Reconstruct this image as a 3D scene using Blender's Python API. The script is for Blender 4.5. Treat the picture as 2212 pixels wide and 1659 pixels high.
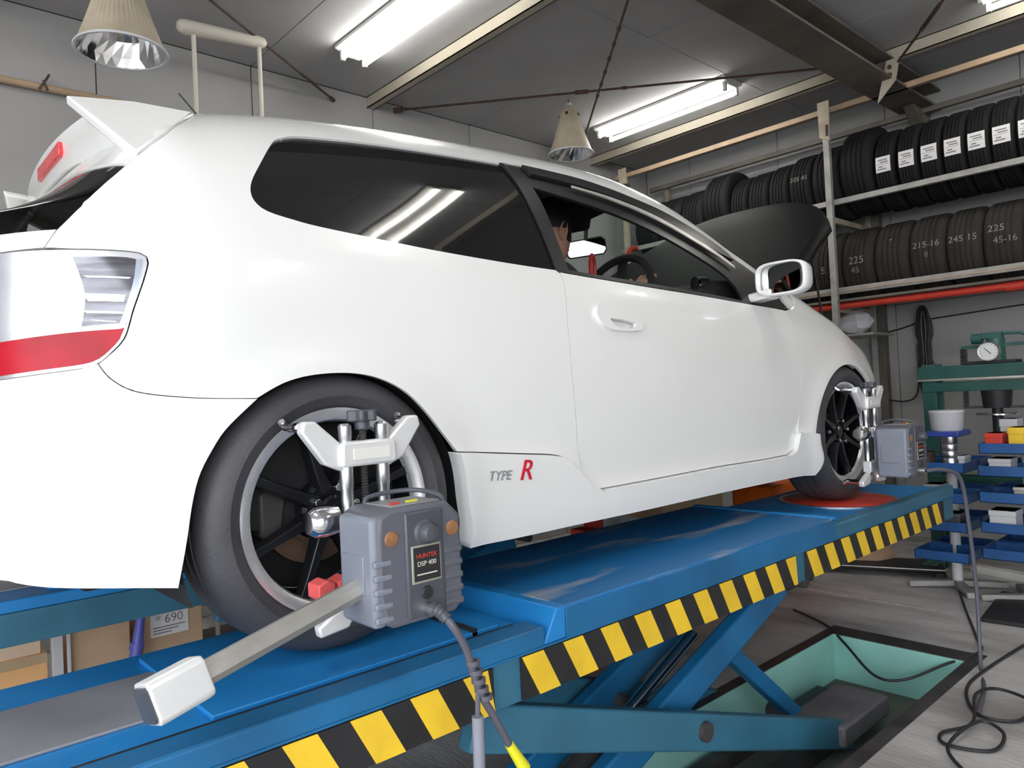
import bpy, bmesh, math, random
import numpy as np
from mathutils import Vector, Matrix
from mathutils.geometry import delaunay_2d_cdt
for o in list(bpy.data.objects): bpy.data.objects.remove(o)
scn = bpy.context.scene
C = scn.collection
random.seed(7)
PI = math.pi
FL = -0.70          # workshop floor; z = 0 is where the tyres stand on the raised lift
CEIL = 2.77
# ------------------------------------------------------------------ camera
cam_d = bpy.data.cameras.new('camera'); cam = bpy.data.objects.new('camera', cam_d); C.objects.link(cam)
yaw, pit, rol = 0.8363, 0.016, -0.0476
f = Vector((math.cos(pit)*math.cos(yaw), math.cos(pit)*math.sin(yaw), math.sin(pit)))
r = Vector((math.sin(yaw), -math.cos(yaw), 0)); u = r.cross(f)
r2 = r*math.cos(rol)+u*math.sin(rol); u2 = -r*math.sin(rol)+u*math.cos(rol)
cam.matrix_world = Matrix(((r2.x,u2.x,-f.x,-0.8163),(r2.y,u2.y,-f.y,-2.3207),(r2.z,u2.z,-f.z,0.5464),(0,0,0,1)))
cam_d.sensor_width = 36; cam_d.lens = 36*1598.5/2212; cam_d.clip_start = .02
scn.camera = cam
# ------------------------------------------------------------------ light: daylight through the open shop front, tubes inside
W = bpy.data.worlds.new('overcast_sky'); scn.world = W; W.use_nodes = True
bg = W.node_tree.nodes['Background']; bg.inputs[0].default_value = (.93,.96,1,1); bg.inputs[1].default_value = 4.7
TUBE = 26.0
scn.view_settings.view_transform = 'Standard'; scn.view_settings.look = 'None'
scn.view_settings.gamma = 1; scn.view_settings.exposure = 0.0
try: scn.view_settings.use_curve_mapping = False
except Exception: pass
# ------------------------------------------------------------------ materials
MT = {}
def mat(name, col, rough=.5, metal=0, var=.0, scale=6, bump=0, bscale=40, coat=0, spec=.5, emit=None, strength=0, col2=None, thr=None, stretch=None):
    if name in MT: return MT[name]
    m = bpy.data.materials.new(name); m.use_nodes = True; nt = m.node_tree; N = nt.nodes; L = nt.links
    b = N['Principled BSDF']; b.inputs['Base Color'].default_value = (*col,1); b.inputs['Roughness'].default_value = rough
    b.inputs['Metallic'].default_value = metal; b.inputs['Coat Weight'].default_value = coat; b.inputs['Coat Roughness'].default_value = .03
    b.inputs['Specular IOR Level'].default_value = spec
    if emit: b.inputs['Emission Color'].default_value = (*emit,1); b.inputs['Emission Strength'].default_value = strength
    tc = N.new('ShaderNodeTexCoord'); mp = N.new('ShaderNodeMapping'); L.new(tc.outputs['Object'], mp.inputs[0])
    if stretch: mp.inputs['Scale'].default_value = stretch
    if var or col2:
        n = N.new('ShaderNodeTexNoise'); n.inputs['Scale'].default_value = scale; n.inputs['Detail'].default_value = 6; L.new(mp.outputs[0], n.inputs['Vector'])
        cr = N.new('ShaderNodeValToRGB'); L.new(n.outputs['Fac'], cr.inputs[0])
        a, c = (tuple(max(0,x*(1-var)) for x in col), tuple(min(1,x*(1+var)) for x in col)) if not col2 else (col, col2)
        cr.color_ramp.elements[0].color = (*a,1); cr.color_ramp.elements[1].color = (*c,1)
        lo, hi = thr or (.35,.65); cr.color_ramp.elements[0].position = lo; cr.color_ramp.elements[1].position = hi
        L.new(cr.outputs[0], b.inputs['Base Color'])
    if bump:
        n2 = N.new('ShaderNodeTexNoise'); n2.inputs['Scale'].default_value = bscale; n2.inputs['Detail'].default_value = 4; L.new(mp.outputs[0], n2.inputs['Vector'])
        bp = N.new('ShaderNodeBump'); bp.inputs['Strength'].default_value = bump; bp.inputs['Distance'].default_value = .01
        L.new(n2.outputs['Fac'], bp.inputs['Height']); L.new(bp.outputs[0], b.inputs['Normal'])
    MT[name] = m; return m
def glassmat(name, tint, ior=1.5):
    m = bpy.data.materials.new(name); m.use_nodes = True; nt = m.node_tree; N = nt.nodes; L = nt.links
    N.remove(N['Principled BSDF']); out = N['Material Output']
    t = N.new('ShaderNodeBsdfTransparent'); t.inputs[0].default_value = (*tint,1)
    g = N.new('ShaderNodeBsdfGlossy'); g.inputs['Roughness'].default_value = .02; g.inputs[0].default_value = (.9,.9,.9,1)
    fr = N.new('ShaderNodeFresnel'); fr.inputs[0].default_value = ior; mx = N.new('ShaderNodeMixShader')
    ge = N.new('ShaderNodeNewGeometry'); m1 = N.new('ShaderNodeMath'); m1.operation = 'MULTIPLY_ADD'; m1.inputs[1].default_value = -2; m1.inputs[2].default_value = 1
    pw = N.new('ShaderNodeMath'); pw.operation = 'POWER'; pw.inputs[0].default_value = ior      # same pane from either side: no total reflection
    L.new(ge.outputs['Backfacing'], m1.inputs[0]); L.new(m1.outputs[0], pw.inputs[1]); L.new(pw.outputs[0], fr.inputs[0])
    L.new(fr.outputs[0], mx.inputs[0]); L.new(t.outputs[0], mx.inputs[1]); L.new(g.outputs[0], mx.inputs[2]); L.new(mx.outputs[0], out.inputs[0])
    MT[name] = m; return m
M_white = mat('car_white_paint', (.86,.86,.84), .25, coat=.7, var=.01, scale=3)
M_priv = mat('privacy_glass', (.008,.008,.009), .04, spec=.6, var=.05)
M_glass = glassmat('door_glass', (.42,.50,.50))
M_wglass = glassmat('windscreen_glass', (.80,.88,.86))
M_hglass = glassmat('hatch_glass', (.05,.05,.055))
M_blk = mat('black_trim', (.012,.012,.014), .35, var=.1)
M_rub = mat('black_rubber', (.050,.049,.054), .55, var=.2, bump=.15, bscale=120)
M_int = mat('interior_black', (.012,.012,.013), .8, var=.15)
M_head = mat('headliner_black', (.02,.02,.02), .9, var=.1)
M_chrome = mat('chrome', (.82,.82,.84), .12, 1, var=.03)
M_alu = mat('brushed_aluminium', (.72,.73,.75), .32, 1, var=.06, scale=30)
M_alud = mat('dull_aluminium', (.62,.60,.56), .45, .85, var=.12, scale=14)
M_castal = mat('cast_white_aluminium', (.80,.80,.80), .4, .3, var=.04)
M_silver = mat('machined_rim', (.80,.80,.82), .32, .75, var=.08, scale=20)
M_wheel = mat('wheel_black', (.012,.013,.016), .28, .3, var=.15)
M_disc = mat('brake_disc', (.16,.11,.085), .45, .7, var=.3, scale=10, col2=(.25,.15,.10))
M_red = mat('red_paint', (.62,.05,.03), .4, var=.1)
M_pink = mat('red_grip', (.72,.10,.10), .6, var=.1)
M_grey = mat('sensor_grey', (.105,.11,.135), .5, var=.06, bump=.05, bscale=200)
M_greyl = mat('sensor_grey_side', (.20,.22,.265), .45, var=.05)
M_dgrey = mat('dark_grey_plastic', (.07,.075,.09), .4, var=.1)
M_blue = mat('lift_blue', (.012,.135,.31), .42, var=.18, scale=4, bump=.05)
M_deck = mat('lift_deck_blue', (.010,.18,.48), .42, col2=(.018,.235,.60), scale=5, bump=.06, thr=(.3,.7))
M_worn = mat('lift_deck_worn', (.010,.14,.36), .45, col2=(.30,.33,.38), scale=3.2, thr=(.56,.70), stretch=(.6,2.5,1), bump=.05)
M_teal = mat('lift_side_teal', (.035,.15,.235), .45, var=.15, scale=4)
M_yel = mat('hazard_yellow', (.86,.56,.03), .5, var=.08, scale=10)
M_hblk = mat('hazard_black', (.018,.018,.02), .55, var=.2)
M_slip = mat('slip_plate_grey', (.27,.28,.31), .5, .2, var=.15, scale=3)
M_conc = mat('concrete', (.28,.265,.255), .55, col2=(.56,.54,.53), scale=2.2, bump=.25, bscale=30, stretch=(2.2,.7,1))
M_asph = mat('forecourt_concrete', (.42,.41,.40), .9, var=.15, scale=2, bump=.2)
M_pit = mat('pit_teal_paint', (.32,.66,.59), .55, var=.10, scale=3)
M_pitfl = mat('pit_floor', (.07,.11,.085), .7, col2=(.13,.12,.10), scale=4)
M_steeld = mat('dark_steel', (.07,.065,.065), .55, .4, var=.3)
M_wall = mat('wall_board', (.37,.365,.36), .85, var=.05, scale=2, bump=.05)
M_ceil = mat('ceiling_board', (.42,.415,.42), .9, var=.05, scale=2)
M_beam = mat('cream_steel', (.40,.36,.28), .6, col2=(.46,.42,.34), scale=3, thr=(.28,.55), bump=.1)
M_ibeam = mat('brown_steel', (.10,.085,.07), .6, col2=(.17,.15,.125), scale=3, bump=.1)
M_rust = mat('rusty_rod', (.085,.05,.038), .8, var=.3, scale=20)
M_tan = mat('tan_angle_iron', (.42,.30,.20), .6, var=.12)
M_rack = mat('rack_grey_steel', (.36,.35,.33), .5, .2, var=.15, scale=10)
M_rackc = mat('rack_cream', (.48,.42,.33), .6, col2=(.35,.28,.2), scale=8)
M_tyre = mat('tyre_black', (.0075,.0078,.009), .75, spec=.35, var=.25, bump=.3, bscale=90)
M_tyred = mat('tyre_dusty', (.030,.024,.018), .85, col2=(.016,.015,.014), scale=6, bump=.3, bscale=90)
M_paper = mat('label_paper', (.80,.78,.77), .7, var=.03)
M_print = mat('label_print', (.25,.22,.24), .7, var=.2)
M_chalk = mat('chalk', (.22,.215,.19), .9, var=.3, scale=30)
M_fix = mat('fixture_white', (.75,.74,.70), .5, var=.03)
M_tube = mat('fluorescent_tube', (1,1,1), .4, emit=(1,.985,.93), strength=TUBE, var=.0)
M_shade = mat('lamp_shade_cream', (.42,.36,.27), .5, var=.1, scale=10)
M_refl = mat('faceted_reflector', (.9,.9,.92), .12, 1, var=.02)
M_cream = mat('cream_plastic', (.62,.58,.50), .5, var=.05)
M_skin = mat('skin', (.42,.22,.15), .55, var=.08, scale=8)
M_hair = mat('black_hair', (.008,.007,.007), .6, var=.2, scale=40, bump=.3)
M_cloth = mat('dark_work_clothes', (.02,.022,.03), .9, var=.15)
M_carbon = mat('black_bonnet', (.007,.007,.008), .6, spec=.12, var=.15, scale=60)
M_lampred = mat('lamp_red', (.42,.003,.016), .3, spec=.3, var=.2, scale=8)
M_lampclr = mat('lamp_chrome', (.72,.73,.76), .22, .7, var=.15, scale=5)
M_board = mat('cardboard', (.55,.38,.24), .8, var=.08)
M_boardl = mat('pale_cardboard', (.75,.58,.42), .8, var=.06)
M_bluepl = mat('blue_plastic', (.12,.14,.55), .4, var=.1)
M_binblue = mat('bin_blue', (.02,.09,.27), .4, var=.15)
M_green = mat('press_green', (.025,.10,.085), .45, var=.2, scale=5)
M_orange = mat('orange_paint', (.80,.15,.01), .4, var=.1)
M_wtpl = mat('white_plastic', (.60,.60,.62), .5, var=.05)
M_cable = mat('cable_black', (.02,.02,.022), .5, var=.1)
M_cableg = mat('cable_grey', (.10,.10,.13), .45, var=.1)
M_ytag = mat('yellow_tag', (.85,.80,.03), .5, var=.05)
M_mirror = mat('mirror_glass', (.85,.87,.88), .02, 1)
# ------------------------------------------------------------------ mesh helpers
WL = {}
def thing(name, label, cat, loc=(0,0,0), group=None):
    o = bpy.data.objects.new(name, None); C.objects.link(o); o.location = loc; o.empty_display_size = .1
    o['label'] = label; o['category'] = cat
    if group: o['group'] = group
    WL[o.name] = Vector(loc); return o
def tag(o, label, cat, group=None):
    o['label'] = label; o['category'] = cat
    if group: o['group'] = group
    return o
def parent_to(o, par):
    o.parent = par; o.matrix_parent_inverse = Matrix.Translation(-WL.get(par.name, Vector((0,0,0))))
class MB:
    def __init__(s): s.v = []; s.f = []
    def add(s, vs, fs):
        n = len(s.v); s.v += [tuple(p) for p in vs]; s.f += [tuple(i+n for i in q) for q in fs]; return s
    def box(s, x0,x1,y0,y1,z0,z1, M=None):
        vs = [Vector(p) for p in ((x0,y0,z0),(x1,y0,z0),(x1,y1,z0),(x0,y1,z0),(x0,y0,z1),(x1,y0,z1),(x1,y1,z1),(x0,y1,z1))]
        if M: vs = [M@p for p in vs]
        return s.add(vs, [(0,3,2,1),(4,5,6,7),(0,1,5,4),(1,2,6,5),(2,3,7,6),(3,0,4,7)])
    def bar(s, p0, p1, w, h, up=(0,0,1)):
        p0 = Vector(p0); p1 = Vector(p1); d = (p1-p0).normalized(); a = d.cross(Vector(up))
        if a.length < 1e-4: a = d.cross(Vector((1,0,0)))
        a.normalize(); b = a.cross(d)
        vs = [p+a*sx*w/2+b*sz*h/2 for p in (p0,p1) for sx,sz in ((-1,-1),(1,-1),(1,1),(-1,1))]
        return s.add(vs, [(0,1,2,3),(7,6,5,4),(0,4,5,1),(1,5,6,2),(2,6,7,3),(3,7,4,0)])
    def cyl(s, p0, p1, r0, r1=None, n=20, caps=True):
        r1 = r0 if r1 is None else r1
        p0 = Vector(p0); p1 = Vector(p1); d = (p1-p0).normalized()
        a = d.orthogonal().normalized(); b = d.cross(a)
        vs = []
        for p,rr in ((p0,r0),(p1,r1)):
            for k in range(n):
                t = 2*PI*k/n; vs.append(p+a*rr*math.cos(t)+b*rr*math.sin(t))
        fs = [(k,(k+1)%n,n+(k+1)%n,n+k) for k in range(n)]
        if caps: fs += [tuple(range(n-1,-1,-1)), tuple(range(n,2*n))]
        return s.add(vs, fs)
    def tube(s, pts, rad, n=8, caps=True):
        pts = [Vector(p) for p in pts]; vs = []; a = None
        for i,p in enumerate(pts):
            d = (pts[min(i+1,len(pts)-1)]-pts[max(i-1,0)]).normalized()
            a = d.orthogonal().normalized() if a is None else (a-d*a.dot(d)).normalized()
            b = d.cross(a); rr = rad[i] if isinstance(rad,(list,tuple)) else rad
            vs += [p+a*rr*math.cos(2*PI*k/n)+b*rr*math.sin(2*PI*k/n) for k in range(n)]
        fs = [(i*n+k, i*n+(k+1)%n, (i+1)*n+(k+1)%n, (i+1)*n+k) for i in range(len(pts)-1) for k in range(n)]
        if caps: fs += [tuple(range(n-1,-1,-1)), tuple(range((len(pts)-1)*n, len(pts)*n))]
        return s.add(vs, fs)
    def lathe(s, prof, o=(0,0,0), ax='z', n=48, closed=False, a0=0, a1=2*PI):
        """prof: (radius, height along axis)"""
        o = Vector(o); full = abs(a1-a0-2*PI) < 1e-6; m = n if full else n+1; vs = []
        for k in range(m):
            t = a0+(a1-a0)*k/n; c, q = math.cos(t), math.sin(t)
            for rr,h in prof:
                vs.append(o+{'z':Vector((rr*c,rr*q,h)),'y':Vector((rr*c,h,rr*q)),'x':Vector((h,rr*c,rr*q))}[ax])
        P = len(prof); fs = []
        for k in range(m if full else n):
            k2 = (k+1)%m
            for j in range(P if closed else P-1):
                j2 = (j+1)%P; fs.append((k*P+j, k2*P+j, k2*P+j2, k*P+j2))
        return s.add(vs, fs)
    def prism(s, poly, ax, h0, h1, M=None):
        """2-d polygon extruded along ax: for y poly=(x,z), for x poly=(y,z), for z poly=(x,y)"""
        def P(a,b,h): return {'y':Vector((a,h,b)),'x':Vector((h,a,b)),'z':Vector((a,b,h))}[ax]
        vs = [P(a,b,h0) for a,b in poly]+[P(a,b,h1) for a,b in poly]; n = len(poly)
        if M: vs = [M@p for p in vs]
        return s.add(vs, [tuple(range(n-1,-1,-1)), tuple(range(n,2*n))]+[(k,(k+1)%n,n+(k+1)%n,n+k) for k in range(n)])
    def build(s, name, m, par=None, bevel=0, ang=35, seg=2, fix=True):
        me = bpy.data.meshes.new(name); me.from_pydata(s.v, [], s.f); me.update()
        if fix:
            bm = bmesh.new(); bm.from_mesh(me); bmesh.ops.recalc_face_normals(bm, faces=bm.faces); bm.to_mesh(me); bm.free()
        me.materials.append(m)
        me.polygons.foreach_set('use_smooth', [True]*len(me.polygons))
        me.set_sharp_from_angle(angle=math.radians(ang))
        o = bpy.data.objects.new(name, me); C.objects.link(o)
        if par: parent_to(o, par)
        if bevel:
            b = o.modifiers.new('bevel','BEVEL'); b.width = bevel; b.segments = seg; b.limit_method = 'ANGLE'; b.angle_limit = math.radians(40)
        return o
def copy_tree(o, parent=None, loc=None, rz=None):
    c = o.copy(); C.objects.link(c)
    if parent: c.parent = parent
    if loc is not None: c.location = loc; WL[c.name] = Vector(loc)
    if rz is not None: c.rotation_euler = (0,0,rz)
    for ch in list(o.children): copy_tree(ch, c)
    return c
def mk_text(txt, size, m, fn, name='lettering', par=None, thick=.001, shear=0):
    """lettering as a mesh; fn maps flat text coordinates to the place it is printed on"""
    cu = bpy.data.curves.new('t','FONT'); cu.body = txt; cu.size = size; cu.extrude = thick; cu.shear = shear; cu.align_x = 'CENTER'; cu.align_y = 'CENTER'
    to = bpy.data.objects.new('t', cu); C.objects.link(to)
    me = bpy.data.meshes.new_from_object(to.evaluated_get(bpy.context.evaluated_depsgraph_get()))
    bpy.data.objects.remove(to); bpy.data.curves.remove(cu)
    me.name = name
    for v in me.vertices: v.co = fn(v.co)
    me.materials.clear(); me.materials.append(m)
    o = bpy.data.objects.new(name, me); C.objects.link(o)
    if par: parent_to(o, par)
    return o
def smooth_pts(P, n=8, closed=False):
    P = [Vector(p) for p in P]; out = []; N = len(P)
    rng = range(N if closed else N-1)
    for i in rng:
        p0 = P[(i-1)%N] if closed or i>0 else P[0]; p1 = P[i]; p2 = P[(i+1)%N]; p3 = P[(i+2)%N] if closed or i+2<N else P[-1]
        for k in range(n):
            t = k/n
            out.append(.5*((2*p1)+(p2-p0)*t+(2*p0-5*p1+4*p2-p3)*t*t+(3*p1-p0-3*p2+p3)*t**3))
    if not closed: out.append(P[-1])
    return out
def struct(o): o['kind'] = 'structure'; return o
# ------------------------------------------------------------------ room shell
XB, XF, YL, YR = -3.0, 5.35, 2.3, -6.0      # shop front (open), rack wall, far wall, wall behind the camera
PITS = [(0.0,2.77,-1.2,-.62), (0.0,2.77,.62,1.2)]
xs = [XB,0.0,2.77,XF+.2]; ys = [YR-.2,-1.2,-.62,.62,1.2,YL+.2]
m = MB()
for i in range(3):
    for j in range(5):
        if i == 1 and j in (1,3): continue
        m.add([(xs[i],ys[j],FL),(xs[i+1],ys[j],FL),(xs[i+1],ys[j+1],FL),(xs[i],ys[j+1],FL)], [(0,1,2,3)])
floor = struct(m.build('floor', M_conc, fix=False)); floor['label'] = 'worn grey concrete workshop floor'; 
m = MB(); m.add([(-14,-16,FL-.02),(XB,-16,FL-.02),(XB,10,FL-.02),(-14,10,FL-.02),(XB,YR-.2,FL-.02),(8,YR-.2,FL-.02),(8,-16,FL-.02)], [(0,1,2,3),(1,6,5,4)])
struct(m.build('floor', M_asph, fix=False))
for (x0,x1,y0,y1) in PITS:
    d = FL-.22; m = MB()
    m.add([(x0,y0,FL),(x1,y0,FL),(x1,y1,FL),(x0,y1,FL),(x0,y0,d),(x1,y0,d),(x1,y1,d),(x0,y1,d)], [(0,1,5,4),(1,2,6,5),(2,3,7,6),(3,0,4,7)])
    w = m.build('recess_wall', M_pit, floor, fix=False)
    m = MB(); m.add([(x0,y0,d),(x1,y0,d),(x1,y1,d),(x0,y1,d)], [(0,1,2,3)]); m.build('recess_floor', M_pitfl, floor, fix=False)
    m = MB(); m.box(x1,x1+.12,y0-.05,y1+.05,FL,FL+.004); m.build('recess_frame', M_steeld, floor)
    m = MB(); m.box(x0,x1,y0-.05,y0,FL,FL+.004); m.build('recess_frame', M_steeld, floor)
    m = MB(); m.box(x0,x1,y1,y1+.05,FL,FL+.004); m.build('recess_frame', M_steeld, floor)
# floor joints
m = MB(); m.bar((3.50,2.2,FL+.001),(3.37,-5.9,FL+.001),.012,.003); m.build('joint', mat('pale_joint', (.45,.44,.42), .7, var=.3, scale=20), floor)
def boards(par, mk, rects, m):
    meshes = {}
    for (a0,a1,b0,b1) in rects:
        k = (round(a1-a0,3), round(b1-b0,3))
        if k not in meshes:
            q = MB(); q.add(mk(0,k[0],0,k[1])[0], mk(0,k[0],0,k[1])[1]); o = q.build('panel', m, par, bevel=.002, seg=1); meshes[k] = o.data; o.location = mk.off(a0,b0)
        else:
            o = bpy.data.objects.new('panel', meshes[k]); C.objects.link(o); parent_to(o, par); o.location = mk.off(a0,b0)
            b = o.modifiers.new('bevel','BEVEL'); b.width = .002; b.segments = 1
def boxv(x0,x1,y0,y1,z0,z1):
    q = MB().box(x0,x1,y0,y1,z0,z1); return q.v, q.f
# ceiling: backing slab + boards
m = MB(); m.box(XB,XF+.1,YR-.1,YL+.1,CEIL+.012,CEIL+.1); ceil = struct(m.build('ceiling', M_steeld))
def mkc(a0,a1,b0,b1): return boxv(a0,a1,b0,b1,0,.012)
mkc.off = lambda a,b: (a,b,CEIL)
xc = [XB]+[-2.44+.91*i for i in range(9)]+[XF]; yc = [YR,-4.98,-3.16,-1.34,.48,YL]
boards(ceil, mkc, [(xc[i]+.002,xc[i+1]-.002,yc[j]+.002,yc[j+1]-.002) for i in range(len(xc)-1) for j in range(len(yc)-1)], M_ceil)
# far wall (beyond the car): backing + boards
m = MB(); m.box(XB,XF+.1,YL+.012,YL+.12,FL,CEIL+.02); wl = struct(m.build('wall_left', M_steeld))
def mkl(a0,a1,b0,b1): return boxv(a0,a1,0,.012,b0,b1)
mkl.off = lambda a,b: (a,YL,b)
xw = [XB]+[-2.44+.91*i for i in range(9)]+[XF]; zw = [FL,1.12,CEIL]
boards(wl, mkl, [(xw[i]+.003,xw[i+1]-.003,zw[j]+.002,zw[j+1]-.002) for i in range(len(xw)-1) for j in range(2)], M_wall)
m = MB(); m.box(XF+.012,XF+.12,YR-.1,YL+.12,FL,CEIL+.02); wf = struct(m.build('wall_front', M_steeld))
def mkf(a0,a1,b0,b1): return boxv(0,.012,a0,a1,b0,b1)
mkf.off = lambda a,b: (XF,a,b)
yw = [YR]+[-5.5+.91*i for i in range(9)]+[YL]
boards(wf, mkf, [(yw[i]+.002,yw[i+1]-.002,zw[j]+.002,zw[j+1]-.002) for i in range(len(yw)-1) for j in range(2)], M_wall)
m = MB(); m.box(-.4,XF+.1,YR-.12,YR,FL,CEIL+.02); struct(m.build('wall_right', M_wall))
m = MB(); m.box(XB-.12,XB,-.35,YL+.12,FL,CEIL+.02); struct(m.build('wall_rear', M_wall))
m = MB(); m.box(XB-.1,XB,YR-.1,-.35,CEIL-.25,CEIL+.1); struct(m.build('trim_1', M_beam))     # lintel of the open shop front
# ------------------------------------------------------------------ the car's body surface
def spl(K,x):
    n=len(K)
    if x<=K[0][0]: return K[0][1]+(K[1][1]-K[0][1])/(K[1][0]-K[0][0])*(x-K[0][0])
    if x>=K[-1][0]: return K[-1][1]+(K[-1][1]-K[-2][1])/(K[-1][0]-K[-2][0])*(x-K[-1][0])
    i=0
    while x>K[i+1][0]: i+=1
    def tan(j):
        if j==0: return (K[1][1]-K[0][1])/(K[1][0]-K[0][0])
        if j==n-1: return (K[-1][1]-K[-2][1])/(K[-1][0]-K[-2][0])
        h0=K[j][0]-K[j-1][0]; h1=K[j+1][0]-K[j][0]
        d0=(K[j][1]-K[j-1][1])/h0; d1=(K[j+1][1]-K[j][1])/h1
        return (d0*h1+d1*h0)/(h0+h1)
    h=K[i+1][0]-K[i][0]; u=(x-K[i][0])/h
    m0,m1=tan(i)*h,tan(i+1)*h; a,b=K[i][1],K[i+1][1]
    return (2*u**3-3*u*u+1)*a+(u**3-2*u*u+u)*m0+(-2*u**3+3*u*u)*b+(u**3-u*u)*m1
ZB=[(-.74,.93),(-.5,.955),(-.2,.955),(.24,.933),(.75,.905),(1.3,.882),(1.8,.862),(2.15,.85),(2.4,.83),(2.6,.785),(2.8,.70),(3.0,.64),(3.2,.58),(3.43,.5)]
ZR=[(-.74,.95),(-.66,.96),(-.55,.995),(-.45,1.085),(-.38,1.17),(-.3,1.285),(-.2,1.325),(0,1.374),(.3,1.412),(.6,1.430),(.9,1.438),(1.15,1.436),(1.35,1.42),(1.6,1.36),(1.9,1.235),(2.2,1.085),(2.35,1.01),(2.5,.94),(2.8,.86),(3.1,.76),(3.3,.66),(3.43,.56)]
BF=[(-.7,.6),(-.2,.6),(.5,.68),(1.2,.80),(1.8,.88),(2.3,.84),(2.6,.7)]
TH=[(-.5,.36),(0,.34),(.6,.31),(1.2,.29),(1.8,.3),(2.3,.33)]
I1=[(-.4,0),(-.3,0),(-.15,.008),(-.06,.024),(0,.045)]
I2=[(.1,.04),(.2,.024),(.3,.014),(.45,.004),(.6,0),(.7,0)]
def clampspl(K,x): return spl(K,min(max(x,K[0][0]),K[-1][0]))
def Wp(x):
    w=.845
    if x<-.1: w*=max(0,1-min(1,(-.1-x)/.645)**3.3)**.5
    if x>2.6: w*=max(0,1-min(1,(x-2.6)/.83)**3.4)**.5
    return w
def flare(x,z):
    f=0
    for cx in (0,2.57):
        r=math.hypot(x-cx,z-.28); f+=.012*math.exp(-((r-.335)/.055)**2)
    return f
def S(x,v):
    """body surface: v<=0 metres below the belt line, 0<v<=1 up over the roof to the centre line. right side: y negative"""
    zb=spl(ZB,x); W=Wp(x)
    yb=max(W-.045,.0)
    if v<=0:
        z=zb+v
        return (x,-(W-clampspl(I1,v)-clampspl(I2,z)+flare(x,z)),z)
    zr=max(spl(ZR,x),zb+.02); dz=zr-zb
    a=max(.75*dz,.03); th=clampspl(TH,x)
    y0,z0=yb,zb; y1,z1=yb-a*math.sin(th),zb+a*math.cos(th); y2,z2=clampspl(BF,x)*yb,zr; y3,z3=0,zr
    u=1-v
    y=u**3*y0+3*u*u*v*y1+3*u*v*v*y2+v**3*y3
    z=u**3*z0+3*u*u*v*z1+3*u*v*v*z2+v**3*z3
    return (x,-y,z)
# ------------------------------------------------------------------ panels cut out of that surface
def Nrm(x, v, h=2e-3):
    a = Vector(S(x+h,v))-Vector(S(x-h,v)); b = Vector(S(x,min(v+h,1)))-Vector(S(x,v-h))
    n = a.cross(b)
    if n.length < 1e-9: return Vector((0,-1,0))
    n.normalize(); c = Vector(S(x,v))-Vector((1.0 if -.2<x<2.3 else (x+.6 if x<=-.2 else x-.6),0,.55))
    return n if n.dot(c) > 0 else -n
def curve(segs, step=.016):
    """closed outline from segments; splined inside a segment, a corner between segments"""
    out = []
    for sg in segs:
        if len(sg) > 2: pts = [(p.x,p.y) for p in smooth_pts([(a,b,0) for a,b in sg], 10)]
        else: pts = list(sg)
        acc = [pts[0]]
        for p,q in zip(pts,pts[1:]):
            d = math.hypot(q[0]-p[0],q[1]-p[1]); k = max(1,int(d/step))
            acc += [(p[0]+(q[0]-p[0])*i/k, p[1]+(q[1]-p[1])*i/k) for i in range(1,k+1)]
        # thin out
        res = [acc[0]]
        for p in acc[1:-1]:
            if math.hypot(p[0]-res[-1][0],p[1]-res[-1][1]) >= step*.7: res.append(p)
        out += res
        if math.hypot(acc[-1][0]-segs[(segs.index(sg)+1)%len(segs)][0][0], acc[-1][1]-segs[(segs.index(sg)+1)%len(segs)][0][1]) > 1e-4: out.append(acc[-1])
    return out
def shrink(P, g):
    A = sum(P[i][0]*P[(i+1)%len(P)][1]-P[(i+1)%len(P)][0]*P[i][1] for i in range(len(P)))
    s = 1 if A > 0 else -1; out = []
    for i in range(len(P)):
        a, b = P[i-1], P[(i+1)%len(P)]; dx, dy = b[0]-a[0], b[1]-a[1]; l = math.hypot(dx,dy) or 1
        out.append((P[i][0]-dy/l*g*s, P[i][1]+dx/l*g*s))
    return out
def inside(poly, pts):
    P = np.array(poly); x = pts[:,0]; y = pts[:,1]; c = np.zeros(len(pts), bool)
    for (x0,y0),(x1,y1) in zip(P, np.roll(P,-1,0)):
        if y0 == y1: continue
        t = ((y0>y) != (y1>y)) & (x < (x1-x0)*(y-y0)/(y1-y0)+x0); c ^= t
    return c
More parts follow.
